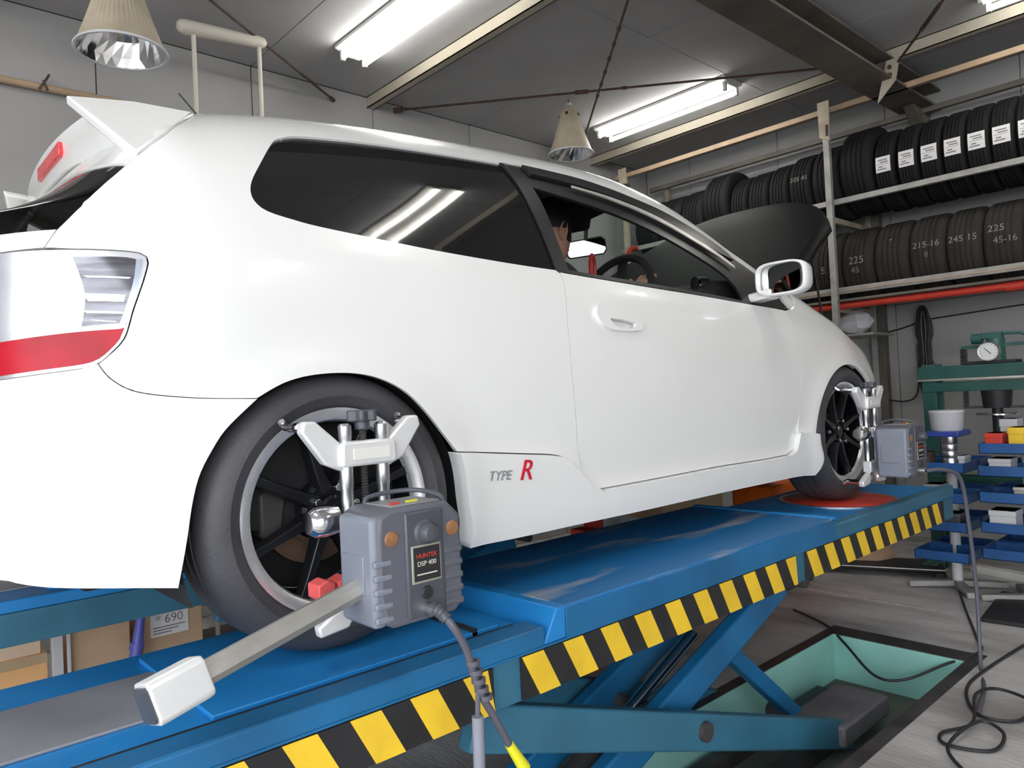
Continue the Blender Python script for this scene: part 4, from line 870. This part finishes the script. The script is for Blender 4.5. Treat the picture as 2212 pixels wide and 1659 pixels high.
rod((2.28,2.28,2.715),(4.48,-.28,2.715),'rusty brace rod crossing from the far wall to the girder',((.0,.02,.02),(.40,.43,.016),(.5,.51,.013)))
rod((4.42,-.48,2.63),(3.35,-1.35,2.70),'rusty brace rod right of the girder joint',((.3,.5,.014),))
# ------------------------------------------------------------------ tube lights
def tube_light():
    t = thing('tube_light', 'x', 'ceiling light', (0,0,0), 'twin tube ceiling lights')
    m = MB(); m.prism([(-.12,0),(.12,0),(.12,-.02),(.05,-.055),(-.05,-.055),(-.12,-.02)],'y',-.625,.625); m.build('housing', M_fix, t, bevel=.003)
    for s in (-1,1):
        m = MB(); m.cyl((s*.078,-.59,-.075),(s*.078,.59,-.075),.016,n=14); m.build('tube', M_tube, t)
        for e in (-1,1): m = MB(); m.box(s*.078-.014,s*.078+.014,e*.60-.012,e*.60+.012,-.098,-.02); m.build('lamp_holder', M_fix, t, bevel=.004)
    return t
LT = [((1.61,1.10),'twin tube light nearest the white hanging bar'),((4.03,1.12),'twin tube light above the far end of the tyre rack'),((4.17,-1.66),'twin tube light cut by the top right corner, right of the girder'),((1.61,-1.66),'twin tube light over the near side of the car, reflected in its glass'),((-1.2,1.10),'twin tube light over the shop front on the far side'),((-1.2,-1.66),'twin tube light over the shop front on the near side'),((1.61,-4.3),'twin tube light near the wall behind the camera')]
p0 = tube_light()
for i,((x,y),lab) in enumerate(LT):
    o = p0 if i == 0 else copy_tree(p0)
    o.location = (x,y,CEIL); o['label'] = lab
# ------------------------------------------------------------------ high bay lamps
def highbay():
    t = thing('high_bay_lamp', 'x', 'pendant lamp', (0,0,0), 'conical pendant lamps')
    # fluted cream cone, ribs as real flutes
    n = 96; m = MB(); rows = []
    for rr,z in ((.035,.46),(.055,.43),(.062,.40),(.085,.30),(.120,.16),(.155,.045),(.163,.02),(.170,.005)):
        rows.append([( (rr*(1+(.018 if (j%2) else -.006)*(1 if z<.42 and z>.06 else 0)))*math.cos(2*PI*j/n), (rr*(1+(.018 if (j%2) else -.006)*(1 if z<.42 and z>.06 else 0)))*math.sin(2*PI*j/n), z) for j in range(n)])
    m.add([p for w in rows for p in w], [(i*n+j,i*n+(j+1)%n,(i+1)*n+(j+1)%n,(i+1)*n+j) for i in range(len(rows)-1) for j in range(n)])
    m.build('shade', M_shade, t, ang=12)
    m = MB(); m.lathe([(.163,0),(.173,0),(.175,.006),(.172,.012),(.163,.012)], (0,0,0), 'z', 48, closed=True); m.build('rim_ring', M_wtpl, t)
    # faceted reflector
    k = 26; m = MB(); rows = []
    for i,(rr,z) in enumerate(((.165,.004),(.148,.05),(.120,.12),(.085,.24),(.05,.34))):
        rows.append([(rr*math.cos(2*PI*(j+.5*(i%2))/k), rr*math.sin(2*PI*(j+.5*(i%2))/k), z) for j in range(k)])
    m.add([p for w in rows for p in w], [q for i in range(4) for j in range(k) for q in (((i*k+j,(i+1)*k+(j-(1-i%2))%k if 0 else (i+1)*k+j,i*k+(j+1)%k)),((i*k+(j+1)%k,(i+1)*k+j,(i+1)*k+(j+1)%k)))]+[tuple(4*k+j for j in range(k))])
    m.build('reflector', M_refl, t, ang=1, fix=False)
    m = MB(); m.lathe([(0,.33),(.022,.32),(.028,.24),(.036,.18),(.032,.13),(0,.11)], (0,0,0), 'z', 20); m.build('bulb', M_wtpl, t)
    m = MB(); m.cyl((0,0,.45),(0,0,.49),.03,.022,18); m.build('cap', M_wtpl, t)
    for a in range(4): 
        m = MB(); c,s = math.cos(a*PI/2+.5), math.sin(a*PI/2+.5); m.box(-.002,.004,-.009,.009,-.013,.013, Matrix.Translation((.0735*c,.0735*s,.372))@Matrix.Rotation(a*PI/2+.5,4,'Z')@Matrix.Rotation(-.26,4,'Y')); m.build('vent', M_hblk, t)
    m = MB(); m.tube([(0,0,.49),(0,0,.53)]+[(.012*math.sin(q),0,.545-.012*math.cos(q)) for q in [PI*k_/5 for k_ in range(1,8)]],.004,8); m.build('hook', M_steeld, t)
    for ch in t.children: ch.data.transform(Matrix.Scale(.80,4,(0,0,1)))
    return t
h0 = highbay(); h0.location = (.05,.89,2.005); h0['label'] = 'large conical cream pendant lamp above the rear spoiler'
h1 = copy_tree(h0); h1.location = (3.31,1.46,2.345); h1['label'] = 'smaller looking conical cream pendant lamp above the car roof, under the crossing rods'
m = MB(); m.cyl((.05,.89,2.45),(.05,.89,CEIL),.003,n=8); tag(m.build('hanging_wire', M_steeld), 'wire the large pendant lamp hangs on', 'wire')
m = MB(); m.cyl((3.31,1.46,2.78),(3.31,1.46,CEIL+.02),.003,n=8); tag(m.build('hanging_wire', M_steeld), 'wire the small pendant lamp hangs on', 'wire')
# white bar on two uprights behind the car
t = thing('upright_stand', 'white rounded bar on two slim upright rods behind the car roof', 'stand', (.83,1.75,FL))
m = MB(); m.tube([(.56,1.75,2.625),(.575,1.75,2.625),(.60,1.75,2.625),(1.02,1.75,2.66),(1.045,1.75,2.662),(1.06,1.75,2.662)],[.018,.034,.040,.034,.028,.012],14); m.build('bar', M_cream, t, ang=60)
for x,z in ((.645,2.60),(1.015,2.64)):
    m = MB(); m.cyl((x,1.75,FL+.03),(x,1.75,z),.012,n=12); m.build('rod', M_cream, t)
m = MB(); m.box(.50,1.16,1.55,1.95,FL,FL+.03); m.build('base', M_steeld, t, bevel=.006)
# conduit along the far wall
t = thing('wall_pipe', 'brownish conduit along the far wall left of the spoiler', 'pipe', (-2.9,2.27,2.31))
m = MB(); m.cyl((-2.9,2.268,2.29),(.42,2.268,2.335),.02,n=14); m.build('pipe', M_tan, t)
m = MB(); m.tube([(.0,2.25,2.31),(.03,2.24,2.36),(.05,2.25,2.40)],.006); m.tube([(.04,2.25,2.31),(.02,2.24,2.36)],.006); m.build('binding', M_rust, t)
# ------------------------------------------------------------------ tyre rack
t = thing('tyre_rack', 'steel tyre rack with two full shelves on the end wall', 'rack', (4.9,0,FL))
YA, YB = 2.15, -4.0
for y in (2.0,.10,-1.9,-3.8):
    for x in (4.61,5.28):
        m = MB(); m.box(x-.02,x+.02,y-.022,y+.022,FL,2.56); m.build('post', M_rackc if y>1 else M_rack, t, bevel=.002)
    m = MB(); m.prism([(y-.045,2.60),(y+.045,2.60),(y+.04,2.34),(y-.035,2.30)],'x',4.578,4.59); m.build('bracket', M_rackc, t, bevel=.003)
    m = MB(); m.box(4.572,4.579,y-.03,y-.012,2.34,2.42); m.build('slot', M_hblk, t)
    for z in (1.76,1.10):
        m = MB(); m.box(4.60,5.28,y-.015,y+.015,z-.05,z-.01); m.build('cross_bar', M_rackc, t)
for z,h in ((1.845,.04),(1.18,.05)):
    for x in (4.665,5.165):
        m = MB(); m.box(x,x+.04,YB,YA if z<1.5 else .33 if x<5 else YA,z,z+h); m.build('shelf_rail', M_rack, t, bevel=.003)
m = MB(); m.box(4.70,4.74,.33,YA,1.845,1.885); m.build('shelf_rail', M_rack, t, bevel=.003)
m = MB(); m.box(4.655,4.66,YB,YA,1.195,1.205); m.build('shelf_rail', M_tan, t)
m = MB(); m.box(4.66,4.70,.0,YA,2.535,2.575); m.box(4.66,4.70,YB,0,2.535,2.575); m.build('top_rail', M_tan, t, bevel=.003)
m = MB(); m.box(5.18,5.22,YB,YA,2.50,2.54); m.build('top_rail', M_ibeam, t, bevel=.003)
m = MB(); m.box(4.60,5.22,YB,YA,1.118,1.135); m.build('under_board', M_ibeam, t)
m = MB(); m.cyl((4.66,YB,1.085),(4.66,YA,1.095),.024,n=18); o_ = m.build('red_pipe', M_red); tag(o_, 'bright red pipe running below the lower tyre shelf', 'pipe')
m = MB(); m.cyl((4.66,-1.06,1.087),(4.66,-.96,1.087),.031,n=18); m.build('pipe_joint', M_red, o_)
def tyre(R, w, m_, chunky=False):
    q = MB(); h = w/2
    pr = [(R*.60,h*.62),(R*.66,h*.92),(R*.78,h*1.0),(R*.90,h*.97),(R*.965,h*.86),(R*.995,h*.72)]
    g = [(-.45,.07),(-.15,.06),(.15,.06),(.45,.07)][::-1]
    for c,ww in g: pr += [(R,h*(c+ww)),(R-.008,h*(c+ww)-.001),(R-.008,h*(c-ww)+.001),(R,h*(c-ww))]
    pr += [(R*.995,-h*.72),(R*.965,-h*.86),(R*.90,-h*.97),(R*.78,-h*1.0),(R*.66,-h*.92),(R*.60,-h*.62)]
    q.lathe(pr, (0,0,0), 'y', 56); return q
def label_patch(R, w):
    q = MB(); a = [PI-.19+.38*k/8 for k in range(9)]
    vs = [((R+.0015)*math.cos(t_), y, (R+.0015)*math.sin(t_)) for y in (-w/2,w/2) for t_ in a]
    q.add(vs, [(k,k+1,9+k+1,9+k) for k in range(8)]); return q
def wrap(R, y0, z0):
    def fn(c):
        a = PI-(c.y+z0)/R; rr = R+.001+c.z; return Vector((rr*math.cos(a), y0-c.x, rr*math.sin(a)))
    return fn
XC = 4.95
R1 = .290
lab_y = [-.265,-.418,-.562,-.705,-.845,-.985,-1.125,-1.265,-1.405,-1.545]
base = thing('tyre', 'x', 'tyre', (0,0,0), 'labelled tyres on the upper shelf')
tyre(R1,.138,M_tyre).build('casing', M_tyre, base, ang=30)
pl = label_patch(R1,.098).build('paper_label', M_paper, base, fix=False); pl['label'] = 'white paper size label'
for k in range(5):
    q = MB(); zz = .03-.016*k; a0 = PI-(zz+.004)/R1; a1 = PI-(zz-.004 if k!=2 else zz+.001)/R1
    w0, w1 = ((-.035,.03),(-.02,.035),(-.04,.04),(-.03,.0),(-.04,.02))[k]
    q.add([((R1+.0022)*math.cos(a), -y, (R1+.0022)*math.sin(a)) for a in (a0,a1) for y in (w0,w1)], [(0,1,3,2)]); q.build('print_line', M_print, pl, fix=False)
ordn = ['first','second','third','fourth','fifth','sixth','seventh','eighth','ninth','tenth','eleventh','twelfth']
for i,y in enumerate(lab_y):
    o = base if i == 0 else copy_tree(base)
    o.location = (XC,y,1.885+math.sqrt(R1*R1-.235**2)); o['label'] = f'black tyre with white paper label, {ordn[i]} labelled one right of the rack post'
ub = [1.98,1.732,1.466,1.229,.974,.812,.629,.453,.268,.049]
un_lab = ['tyre at the far end of the upper shelf by the corner','second plain tyre from the far end of the upper shelf','third plain tyre from the far end, beside the car roof edge','taller plain tyre, fourth from the far end of the upper shelf','fifth plain tyre from the far end of the upper shelf','sixth plain tyre from the far end, above the bonnet','plain tyre left of the rack post, second from it','plain tyre touching the rack post on its left','plain tyre directly behind the rack post','wide tall tyre just right of the rack post before the labelled row']
ub.append(-.193)
for i in range(10):
    w = ub[i]-ub[i+1]; R = (.27,.27,.272,.30,.27,.272,.276,.285,.29,.315)[i]
    b = thing('tyre', un_lab[i], 'tyre', (XC,(ub[i]+ub[i+1])/2,1.885+math.sqrt(R*R-.235**2)), 'plain tyres on the upper shelf')
    o = tyre(R, w*.97, M_tyre).build('casing', M_tyre, b, ang=30); o.matrix_parent_inverse = Matrix.Identity(4)
    if i == 7: 
        c = mk_text('205 45', .05, M_chalk, wrap(R,.0,.06), 'chalk_mark', b, .0003); c.matrix_parent_inverse = Matrix.Identity(4)
lb = [1.90,1.67,1.44,1.21,.98,.75,.525,.295,.076,-.157,-.393,-.623,-.838,-1.067,-1.29,-1.52,-1.75]
low_lab = {7:'dusty tyre left of the rack post on the lower shelf',8:'dusty tyre marked 225 just right of the rack post',9:'dusty unmarked tyre, second right of the post on the lower shelf',10:'dusty tyre marked 215-16 on the lower shelf',11:'dusty tyre marked 245 15 on the lower shelf',12:'dusty tyre marked 225 45-16 at the right edge',13:'dusty tyre cut by the right edge of the lower shelf'}
chalk = {7:[('5',.07,.02,-.02),('7',.06,-.03,-.09)],8:[('225',.075,0,.02),('45',.06,.01,-.05)],10:[('215-16',.06,0,.05),('8',.05,0,-.02)],11:[('245 15',.062,0,.05)],12:[('225',.065,.03,.08),('45-16',.058,-.02,.0)],9:[('-',.08,.0,.14)]}
for i in range(16):
    if 0 < i < 4: pass
    w = lb[i]-lb[i+1]; R = .285
    b = thing('tyre', low_lab.get(i, f'dusty tyre on the lower shelf hidden behind the car, {ordn[i%12]} from the far corner' if i<7 else f'dusty tyre on the lower shelf, {ordn[i-12]} to the right of the one marked 45-16'), 'tyre', (XC,(lb[i]+lb[i+1])/2,1.23+math.sqrt(R*R-.235**2)), 'dusty tyres on the lower shelf')
    o = tyre(R, w*.985, M_tyred).build('casing', M_tyred, b, ang=30); o.matrix_parent_inverse = Matrix.Identity(4)
    for tx,sz,dy,dz in chalk.get(i,[]):
        c = mk_text(tx, sz, M_chalk, wrap(R,dy,dz), 'chalk_mark', b, .0003); c.matrix_parent_inverse = Matrix.Identity(4)
# ------------------------------------------------------------------ under the rack
t = thing('cable_hank', 'long black cable hank hanging on the wall under the red pipe', 'cable', (5.3,-.26,.75))
m = MB()
for k in range(9):
    w = .022+.014*(k%5); dx = .014*(k%3)
    lp = [(5.30-dx,-.26+w*math.sin(q)*(.55+.45*abs(math.cos(q))**1.0 if abs(math.cos(q))>.25 else .45), .74+(.24+.012*k)*math.cos(q)) for q in [2*PI*j/28 for j in range(29)]]
    m.tube(lp, .011, 7)
m.build('coil', M_cable, t)
m = MB(); m.tube([(5.31,-.26+.034*math.cos(q),.74+.02*math.sin(q*3)) for q in [2*PI*j/12 for j in range(13)]],.008,7); m.build('binding', M_cable, t)
m = MB(); m.tube(smooth_pts([(5.33,-.26,.98),(5.33,-.05,.92),(5.33,.25,.88)],6),.006); m.tube(smooth_pts([(5.30,-.20,.80),(5.30,-.19,.45),(5.30,-.10,.36),(5.30,.1,.40),(5.30,.2,.5)],6),.006); m.build('cable_tail', M_cable, t)
m = MB(); m.tube(smooth_pts([(5.335,-.3,.98),(5.335,-1,1.02),(5.335,-2,1.05),(5.335,-3,1.02)],6),.005); tag(m.build('wall_wire', M_cable), 'thin wire running along the wall right of the cable hank', 'wire')
# paper rolls or bags behind the wing
t = thing('plastic_bag', 'crumpled white bag on a ledge behind the front wing', 'bag', (4.9,.10,.87))
m = MB(); rows = []
for i in range(7):
    ph = PI*i/6; rows.append([(4.9+.09*math.sin(ph)*math.cos(a)*(1+.15*math.sin(3*a+i)), .09+.13*math.sin(ph)*math.sin(a)*(1+.12*math.cos(4*a+2*i)), .98-.095*math.cos(ph)*(1+.1*math.sin(2*a))) for a in [2*PI*j/16 for j in range(16)]])
m.add([p for w in rows for p in w], [(i*16+j,i*16+(j+1)%16,(i+1)*16+(j+1)%16,(i+1)*16+j) for i in range(6) for j in range(16)]); m.build('bag', M_wtpl, t, ang=25)
m = MB(); m.box(4.75,5.15,-.1,.45,.87,.885); tag(m.build('wall_ledge', M_rack), 'grey ledge holding the white bag under the rack', 'shelf')
# ------------------------------------------------------------------ shop press
t = thing('shop_press', 'green hydraulic shop press with round white gauge and two crossbeams', 'press', (4.55,-.92,FL))
xp = 4.50
for y in (-.56,-1.34):
    for dx in (-.06,.06):
        m = MB(); m.box(xp+dx-.012,xp+dx+.012,y-.04,y+.04,FL,.62); m.build('column', M_green, t, bevel=.003)
    m = MB(); m.box(xp-.25,xp+.25,y-.04,y+.04,FL,FL+.06); m.build('foot', M_green, t, bevel=.004)
for dx in (-.075,.075):
    m = MB(); m.box(xp+dx-.006,xp+dx+.006,-1.40,-.50,.525,.605); m.build('crossbeam', M_green, t, bevel=.003)
    m = MB(); m.box(xp+dx-.006,xp+dx+.006,-1.38,-.52,.44,.50); m.build('crossbeam', M_green, t, bevel=.003)
    m = MB(); m.box(xp+dx-.010,xp+dx+.008,-1.40,-.50,.512,.524); m.build('beam_edge', M_alud, t)
    m = MB(); m.box(xp+dx-.006,xp+dx+.006,-1.38,-.54,-.22,-.10); m.build('bed', M_green, t, bevel=.003)
m = MB(); m.box(xp-.07,xp+.07,-1.05,-.75,.606,.625); m.build('jack_plate', M_hblk, t, bevel=.004)
m = MB(); m.cyl((xp,-.93,.625),(xp,-.93,.76),.05,n=20); m.build('jack_body', M_green, t)
m = MB(); m.box(xp-.03,xp+.03,-.97,-.86,.76,.80); m.cyl((xp,-.80,.765),(xp,-.86,.765),.032,n=16); m.tube(smooth_pts([(xp,-.96,.79),(xp,-1.06,.785),(xp,-1.09,.77)],4),.010); m.build('pump', M_green, t, bevel=.003)
m = MB(); m.bar((xp,-.74,.715),(xp,-1.11,.72),.03,.022); m.build('spring_bar', M_green, t)
m = MB(); m.lathe([(0,-.042),(.052,-.042),(.058,-.046),(.060,-.03),(.058,0),(0,0)], (xp-.06,-.915,.680), 'x', 32); gz = m.build('gauge', M_alud, t)
m = MB(); m.lathe([(0,0),(.052,0)], (xp-.1035,-.915,.680), 'x', 32); gf = m.build('gauge_face', mat('gauge_white',(.85,.85,.86),.4,var=.02), gz, fix=False)
m = MB(); m.bar((xp-.106,-.93,.665),(xp-.106,-.895,.70),.003,.004,(1,0,0)); 
for k in range(11):
    a = -.7+ (PI+1.4)*k/10; m.bar((xp-.105,-.915+.040*math.cos(a),.680+.040*math.sin(a)),(xp-.105,-.915+.047*math.cos(a),.680+.047*math.sin(a)),.002,.002,(1,0,0))
m.build('gauge_pointer', M_hblk, gz)
def spring(x,y,z0,z1,rr,turns): return smooth_pts([(x+rr*math.cos(2*PI*turns*k/(turns*10)), y+rr*math.sin(2*PI*turns*k/(turns*10)), z0+(z1-z0)*k/(turns*10)) for k in range(turns*10+1)],1)
for y in (-.75,-1.10):
    m = MB(); m.tube(spring(xp,y,.61,.71,.018,8),.004,6); m.build('return_spring', M_steeld, t)
    m = MB(); m.tube(spring(xp,y,.33,.44,.014,8),.004,6); m.build('return_spring', M_steeld, t)
m = MB(); m.cyl((xp,-.92,.33),(xp,-.92,.44),.075,.085,24); m.cyl((xp,-.92,.18),(xp,-.92,.33),.03,n=20); m.build('ram', M_hblk, t)
m = MB(); m.lathe([(0,.30),(.115,.30),(.12,.296),(.12,.288),(.03,.28),(0,.28)], (xp,-.92,0), 'z', 36); m.build('ram_plate', M_chrome, t)
m = MB(); m.bar((xp,-.74,.335),(xp,-1.10,.335),.03,.015); m.build('spring_bar', M_steeld, t)
# ------------------------------------------------------------------ tiered tray stands
def traystand(x, y, label, trays):
    t = thing('tray_stand', label, 'tool stand', (x,y,FL), 'blue tiered tray stands')
    m = MB(); m.cyl((x,y,FL+.02),(x,y,.10),.028,n=18); m.build('column', M_wtpl, t)
    for a in (0.5,2.1,3.7,5.3):
        m = MB(); m.bar((x,y,FL+.03),(x+.26*math.cos(a),y+.26*math.sin(a),FL+.02),.05,.035); m.build('foot', M_rack, t, bevel=.006)
    for z,w in trays:
        for sx in (-1,1):
            m = MB(); x0, x1 = (x-.25,x-.02) if sx<0 else (x+.02,x+.25)
            m.box(x0,x1,y-w,y+w,z,z+.006); 
            for (a,b,c,d) in ((x0,x1,y-w,y-w+.006),(x0,x1,y+w-.006,y+w),(x0,x0+.006,y-w,y+w),(x1-.006,x1,y-w,y+w)): m.box(a,b,c,d,z,z+.055)
            m.build('tray', M_binblue, t, bevel=.002)
    return t
traystand(4.0,-.80,'blue tiered tray stand holding the white tub, left of the press', ((.0,.14),(-.17,.15),(-.33,.14),(-.50,.14)))
traystand(3.92,-1.20,'blue tiered tray stand cut by the right edge of the picture', ((.12,.16),(.0,.17),(-.14,.17),(-.30,.17),(-.44,.17)))
t = thing('white_tub', 'white round tub with lid on the top tray beside the press', 'tub', (3.87,-.83,.23))
m = MB(); m.box(3.76,3.98,-.92,-.74,.20,.23); tag(m.build('blue_box', mat('box_blue',(.03,.06,.33),.4,var=.1), bevel=.006), 'flat blue box under the white tub', 'box')
m = MB(); m.lathe([(0,.23),(.075,.23),(.082,.24),(.088,.33),(.091,.335),(.088,.345),(0,.35)], (3.87,-.83,0), 'z', 32); m.build('tub', M_wtpl, t)
m = MB(); m.lathe([(0,.006),(.040,.006),(.042,.01),(.042,.07),(.039,.075),(.042,.08),(.042,.11),(.039,.115),(.042,.12),(.042,.15),(.039,.155),(.042,.16),(.042,.195),(.038,.20),(0,.20)], (3.87,-.84,0), 'z', 24); tag(m.build('metal_can', M_alu), 'ribbed silver can standing under the flat blue box', 'can')
for i,(x,y,z,sx,sy,sz,mm,nm,lab,cat) in enumerate((
    (3.87,-.72,.006,.08,.05,.10,M_rust,'brown_box','small brown box on the upper tray of the left stand','box'),
    (3.87,-.91,.006,.12,.03,.085,M_wtpl,'rag','folded white rag on the upper tray of the left stand','rag'),
    (3.78,-1.10,.126,.14,.08,.10,M_red,'red_case','red tool case on the top tray at the right edge','box'),
    (3.78,-1.20,.126,.12,.07,.13,M_yel,'yellow_case','yellow tool case beside the red one at the right edge','box'),
    (4.05,-1.10,.126,.12,.08,.16,M_wtpl,'white_carton','white carton behind the red case at the right edge','box'),
    (3.78,-1.12,.006,.13,.10,.085,M_wtpl,'parts_box','pale parts box on the second tray of the right stand','box'),
    (3.78,-1.22,-.134,.12,.09,.08,M_alud,'metal_tin','dull metal tin on the third tray of the right stand','box'),
    (3.78,-1.12,-.294,.14,.12,.11,M_wtpl,'lidded_box','white lidded box low on the right stand','box'),
    (3.86,-.76,-.164,.12,.09,.09,M_rack,'socket_box','grey socket box on the second tray of the left stand','box'),
    (3.86,-.84,-.324,.12,.10,.09,M_dgrey,'dark_case','dark case on the third tray of the left stand','box'))):
    m = MB(); m.box(x-sx/2,x+sx/2,y-sy/2,y+sy/2,z,z+sz); m.box(x-sx/2-.003,x+sx/2+.003,y-sy/2-.003,y+sy/2+.003,z+sz*.72,z+sz); tag(m.build(nm, mm, bevel=.004), lab, cat)
# ------------------------------------------------------------------ floor clutter
t = thing('creeper_board', 'black low board with pale cloth lying beyond the lift end', 'creeper', (4.15,-.25,FL))
m = MB(); m.box(-.42,.42,-.16,.16,.03,.05, Matrix.Translation((4.15,-.24,FL))@Matrix.Rotation(math.radians(-68),4,'Z')); m.build('board', M_hblk, t, bevel=.01)
m = MB(); m.box(-.42,.42,-.165,-.155,.05,.055, Matrix.Translation((4.15,-.24,FL))@Matrix.Rotation(math.radians(-68),4,'Z')); m.build('edge_strip', M_alu, t)
for a,b in ((-.35,-.12),(.35,-.12),(-.35,.12),(.35,.12)):
    m = MB(); p = Matrix.Translation((4.15,-.24,FL))@Matrix.Rotation(math.radians(-68),4,'Z')@Vector((a,b,.015)); m.cyl(p+Vector((0,-.01,0)),p+Vector((0,.01,0)),.015,n=12); m.build('castor', M_steeld, t)
m = MB(); rows = []
for i in range(6):
    ph = PI/2*i/5; rows.append([(4.30+.17*math.cos(ph)*math.cos(a)*(1+.12*math.sin(3*a)), -.17+.15*math.cos(ph)*math.sin(a)*(1+.1*math.cos(5*a)), FL+.052+.16*math.sin(ph)) for a in [2*PI*j/18 for j in range(18)]])
m.add([p for w in rows for p in w], [(i*18+j,i*18+(j+1)%18,(i+1)*18+(j+1)%18,(i+1)*18+j) for i in range(5) for j in range(18)]); tag(m.build('cloth_bundle', mat('tan_cloth',(.42,.28,.18),.9,var=.15,scale=10,bump=.3), ang=50), 'tan cloth bundle on the black board beyond the lift', 'cloth')
m = MB(); m.box(-.30,.30,-.28,.28,0,.02, Matrix.Translation((3.72,-1.33,FL))@Matrix.Rotation(.1,4,'Z')); tag(m.build('rubber_mat', M_hblk, bevel=.006), 'black rubber mat on the floor at the right edge', 'mat')
m = MB(); m.box(-.35,.35,-.04,.04,0,.045, Matrix.Translation((4.35,-1.10,FL))@Matrix.Rotation(math.radians(75),4,'Z')); tag(m.build('floor_bar', M_fix, bevel=.004), 'white bar lying on the floor below the right tray stand', 'bar')
def cord(pts, name, label, rr=.006, m_=None):
    m = MB(); m.tube(smooth_pts(pts,8), rr, 8); return tag(m.build(name, m_ or M_cable), label, 'cable')
z = FL+.008
cord([(3.0,-.3,z),(2.85,-.55,z),(2.72,-.70,FL-.02),(2.60,-.88,FL-.09),(2.62,-1.0,FL-.085),(2.74,-1.13,FL-.02),(2.9,-1.22,z+.006),(3.1,-1.15,z),(3.6,-.95,z),(4.0,-.8,z)],'extension_cord','black cord sagging into the teal floor recess',.006)
cord([(3.3,-1.35,z),(2.75,-1.30,z),(2.45,-1.30,z),(2.22,-1.40,z),(2.25,-1.52,z),(2.42,-1.52,z+.012),(2.48,-1.40,z+.012),(2.35,-1.36,z+.02),(2.1,-1.42,z+.012),(1.98,-1.36,z),(1.90,-1.40,z),(1.95,-1.52,z),(2.08,-1.52,z+.012),(2.1,-1.44,z+.024),(1.85,-1.42,z+.012),(1.7,-1.55,z)],'extension_cord','looping dark cord on the bare concrete at the lower right',.006)
# things seen under and behind the car
t = thing('bottle_jack', 'red jack standing between the runways below the door', 'jack', (1.75,.02,FL))
m = MB(); m.box(1.69,1.81,-.05,.07,FL,FL+.08); m.build('base', M_red, t, bevel=.01); m = MB(); m.cyl((1.75,.01,FL+.08),(1.75,.01,-.16),.06,n=20); m.build('cylinder', M_hblk, t)
m = MB(); m.box(1.72,1.785,-.03,.04,-.16,.01); m.build('saddle', M_red, t, bevel=.006); m = MB(); m.box(1.64,1.72,-.05,.05,-.115,-.075); m.build('handle_socket', M_red, t, bevel=.006)
def carton(x0,x1,y0,y1,z0,z1,m_,label,name='cardboard_box'):
    t = thing(name, label, 'box', ((x0+x1)/2,(y0+y1)/2,z0))
    m = MB(); m.box(x0,x1,y0,y1,z0,z1); m.build('carton', m_, t, bevel=.003)
    m = MB(); m.box(x0+.0,x1,y0-.001,y0+.0,z1-.04,z1); m.box((x0+x1)/2-.025,(x0+x1)/2+.025,y0-.002,y1+.002,z1-.0,z1+.0015); m.build('tape', mat('packing_tape',(.50,.36,.22),.3,var=.05), t)
    return t
carton(2.30,2.86,.02,.40,FL,-.055,M_board,'cardboard box seen under the car floor ahead of the red jack')
m = MB(); m.prism([(1.93,-.25),(2.08,-.25),(2.10,-.09),(1.95,-.055)],'y',.0,.12); o_ = m.build('white_bracket', M_wtpl, bevel=.004); o_.data.transform(Matrix.Translation((0,0,0))); tag(o_, 'white bracket between the runways beside the red jack', 'bracket')
m = MB(); m.box(1.98,2.04,.03,.09,FL,-.25); m.build('bracket_leg', M_rack, o_)
t = thing('orange_unit', 'orange power unit seen under the car behind the front wheel', 'power unit', (3.45,.05,FL))
m = MB(); m.box(3.24,3.70,-.10,.20,FL+.10,-.06); m.build('tank', M_orange, t, bevel=.02); m = MB(); m.cyl((3.35,.05,-.06),(3.35,.05,.02),.05,n=20); m.build('motor', M_steeld, t)
m = MB(); m.box(3.26,3.68,-.08,.18,FL,FL+.10); m.build('stand', M_steeld, t)
# boxes on the floor beyond the far runway
bx_ = carton(.16,.42,1.32,1.62,FL,-.315,M_board,'cardboard box with white printed label near the rear tyre')
m = MB(); m.box(.19,.355,1.315,1.319,-.475,-.375); lb_ = m.build('paper_label', M_paper, bx_)
mk_text('* 690', .055, M_print, lambda c: Vector((.272+c.x, 1.3145-c.z, -.402+c.y)), 'lettering', bx_, .0004)
for k in range(3): m = MB(); m.box(.20,.34-.03*k,1.3135,1.315,-.437-.013*k,-.432-.013*k); m.build('print_line', M_print, bx_)
carton(-.13,.10,1.30,1.66,FL,-.305,M_board,'plain brown cardboard box left of the blue tube')
carton(-.75,-.22,1.28,1.66,FL+.0,-.42,mat('orange_cardboard',(.80,.45,.20),.8,var=.05),'orange cardboard tray box at the left edge, lower one')
carton(-.75,-.24,1.29,1.64,-.42,-.325,M_boardl,'pale cardboard box stacked on the orange one at the left edge')
m = MB(); m.box(-.205,-.165,1.26,1.30,FL,-.285); m.box(-.15,-.135,1.27,1.285,FL,-.30); tag(m.build('white_profile', M_wtpl, bevel=.003), 'white upright profile between the cardboard boxes', 'profile')
t = thing('blue_tube', 'blue plastic tube leaning between the cardboard boxes', 'tube', (.05,1.25,FL))
m = MB(); m.cyl((.075,1.24,FL+.01),(.15,1.26,-.27),.034,.014,18); m.build('tube', M_bluepl, t); m = MB(); m.cyl((.109,1.249,-.49),(.115,1.2505,-.46),.029,n=18); m.build('collar', M_bluepl, t)
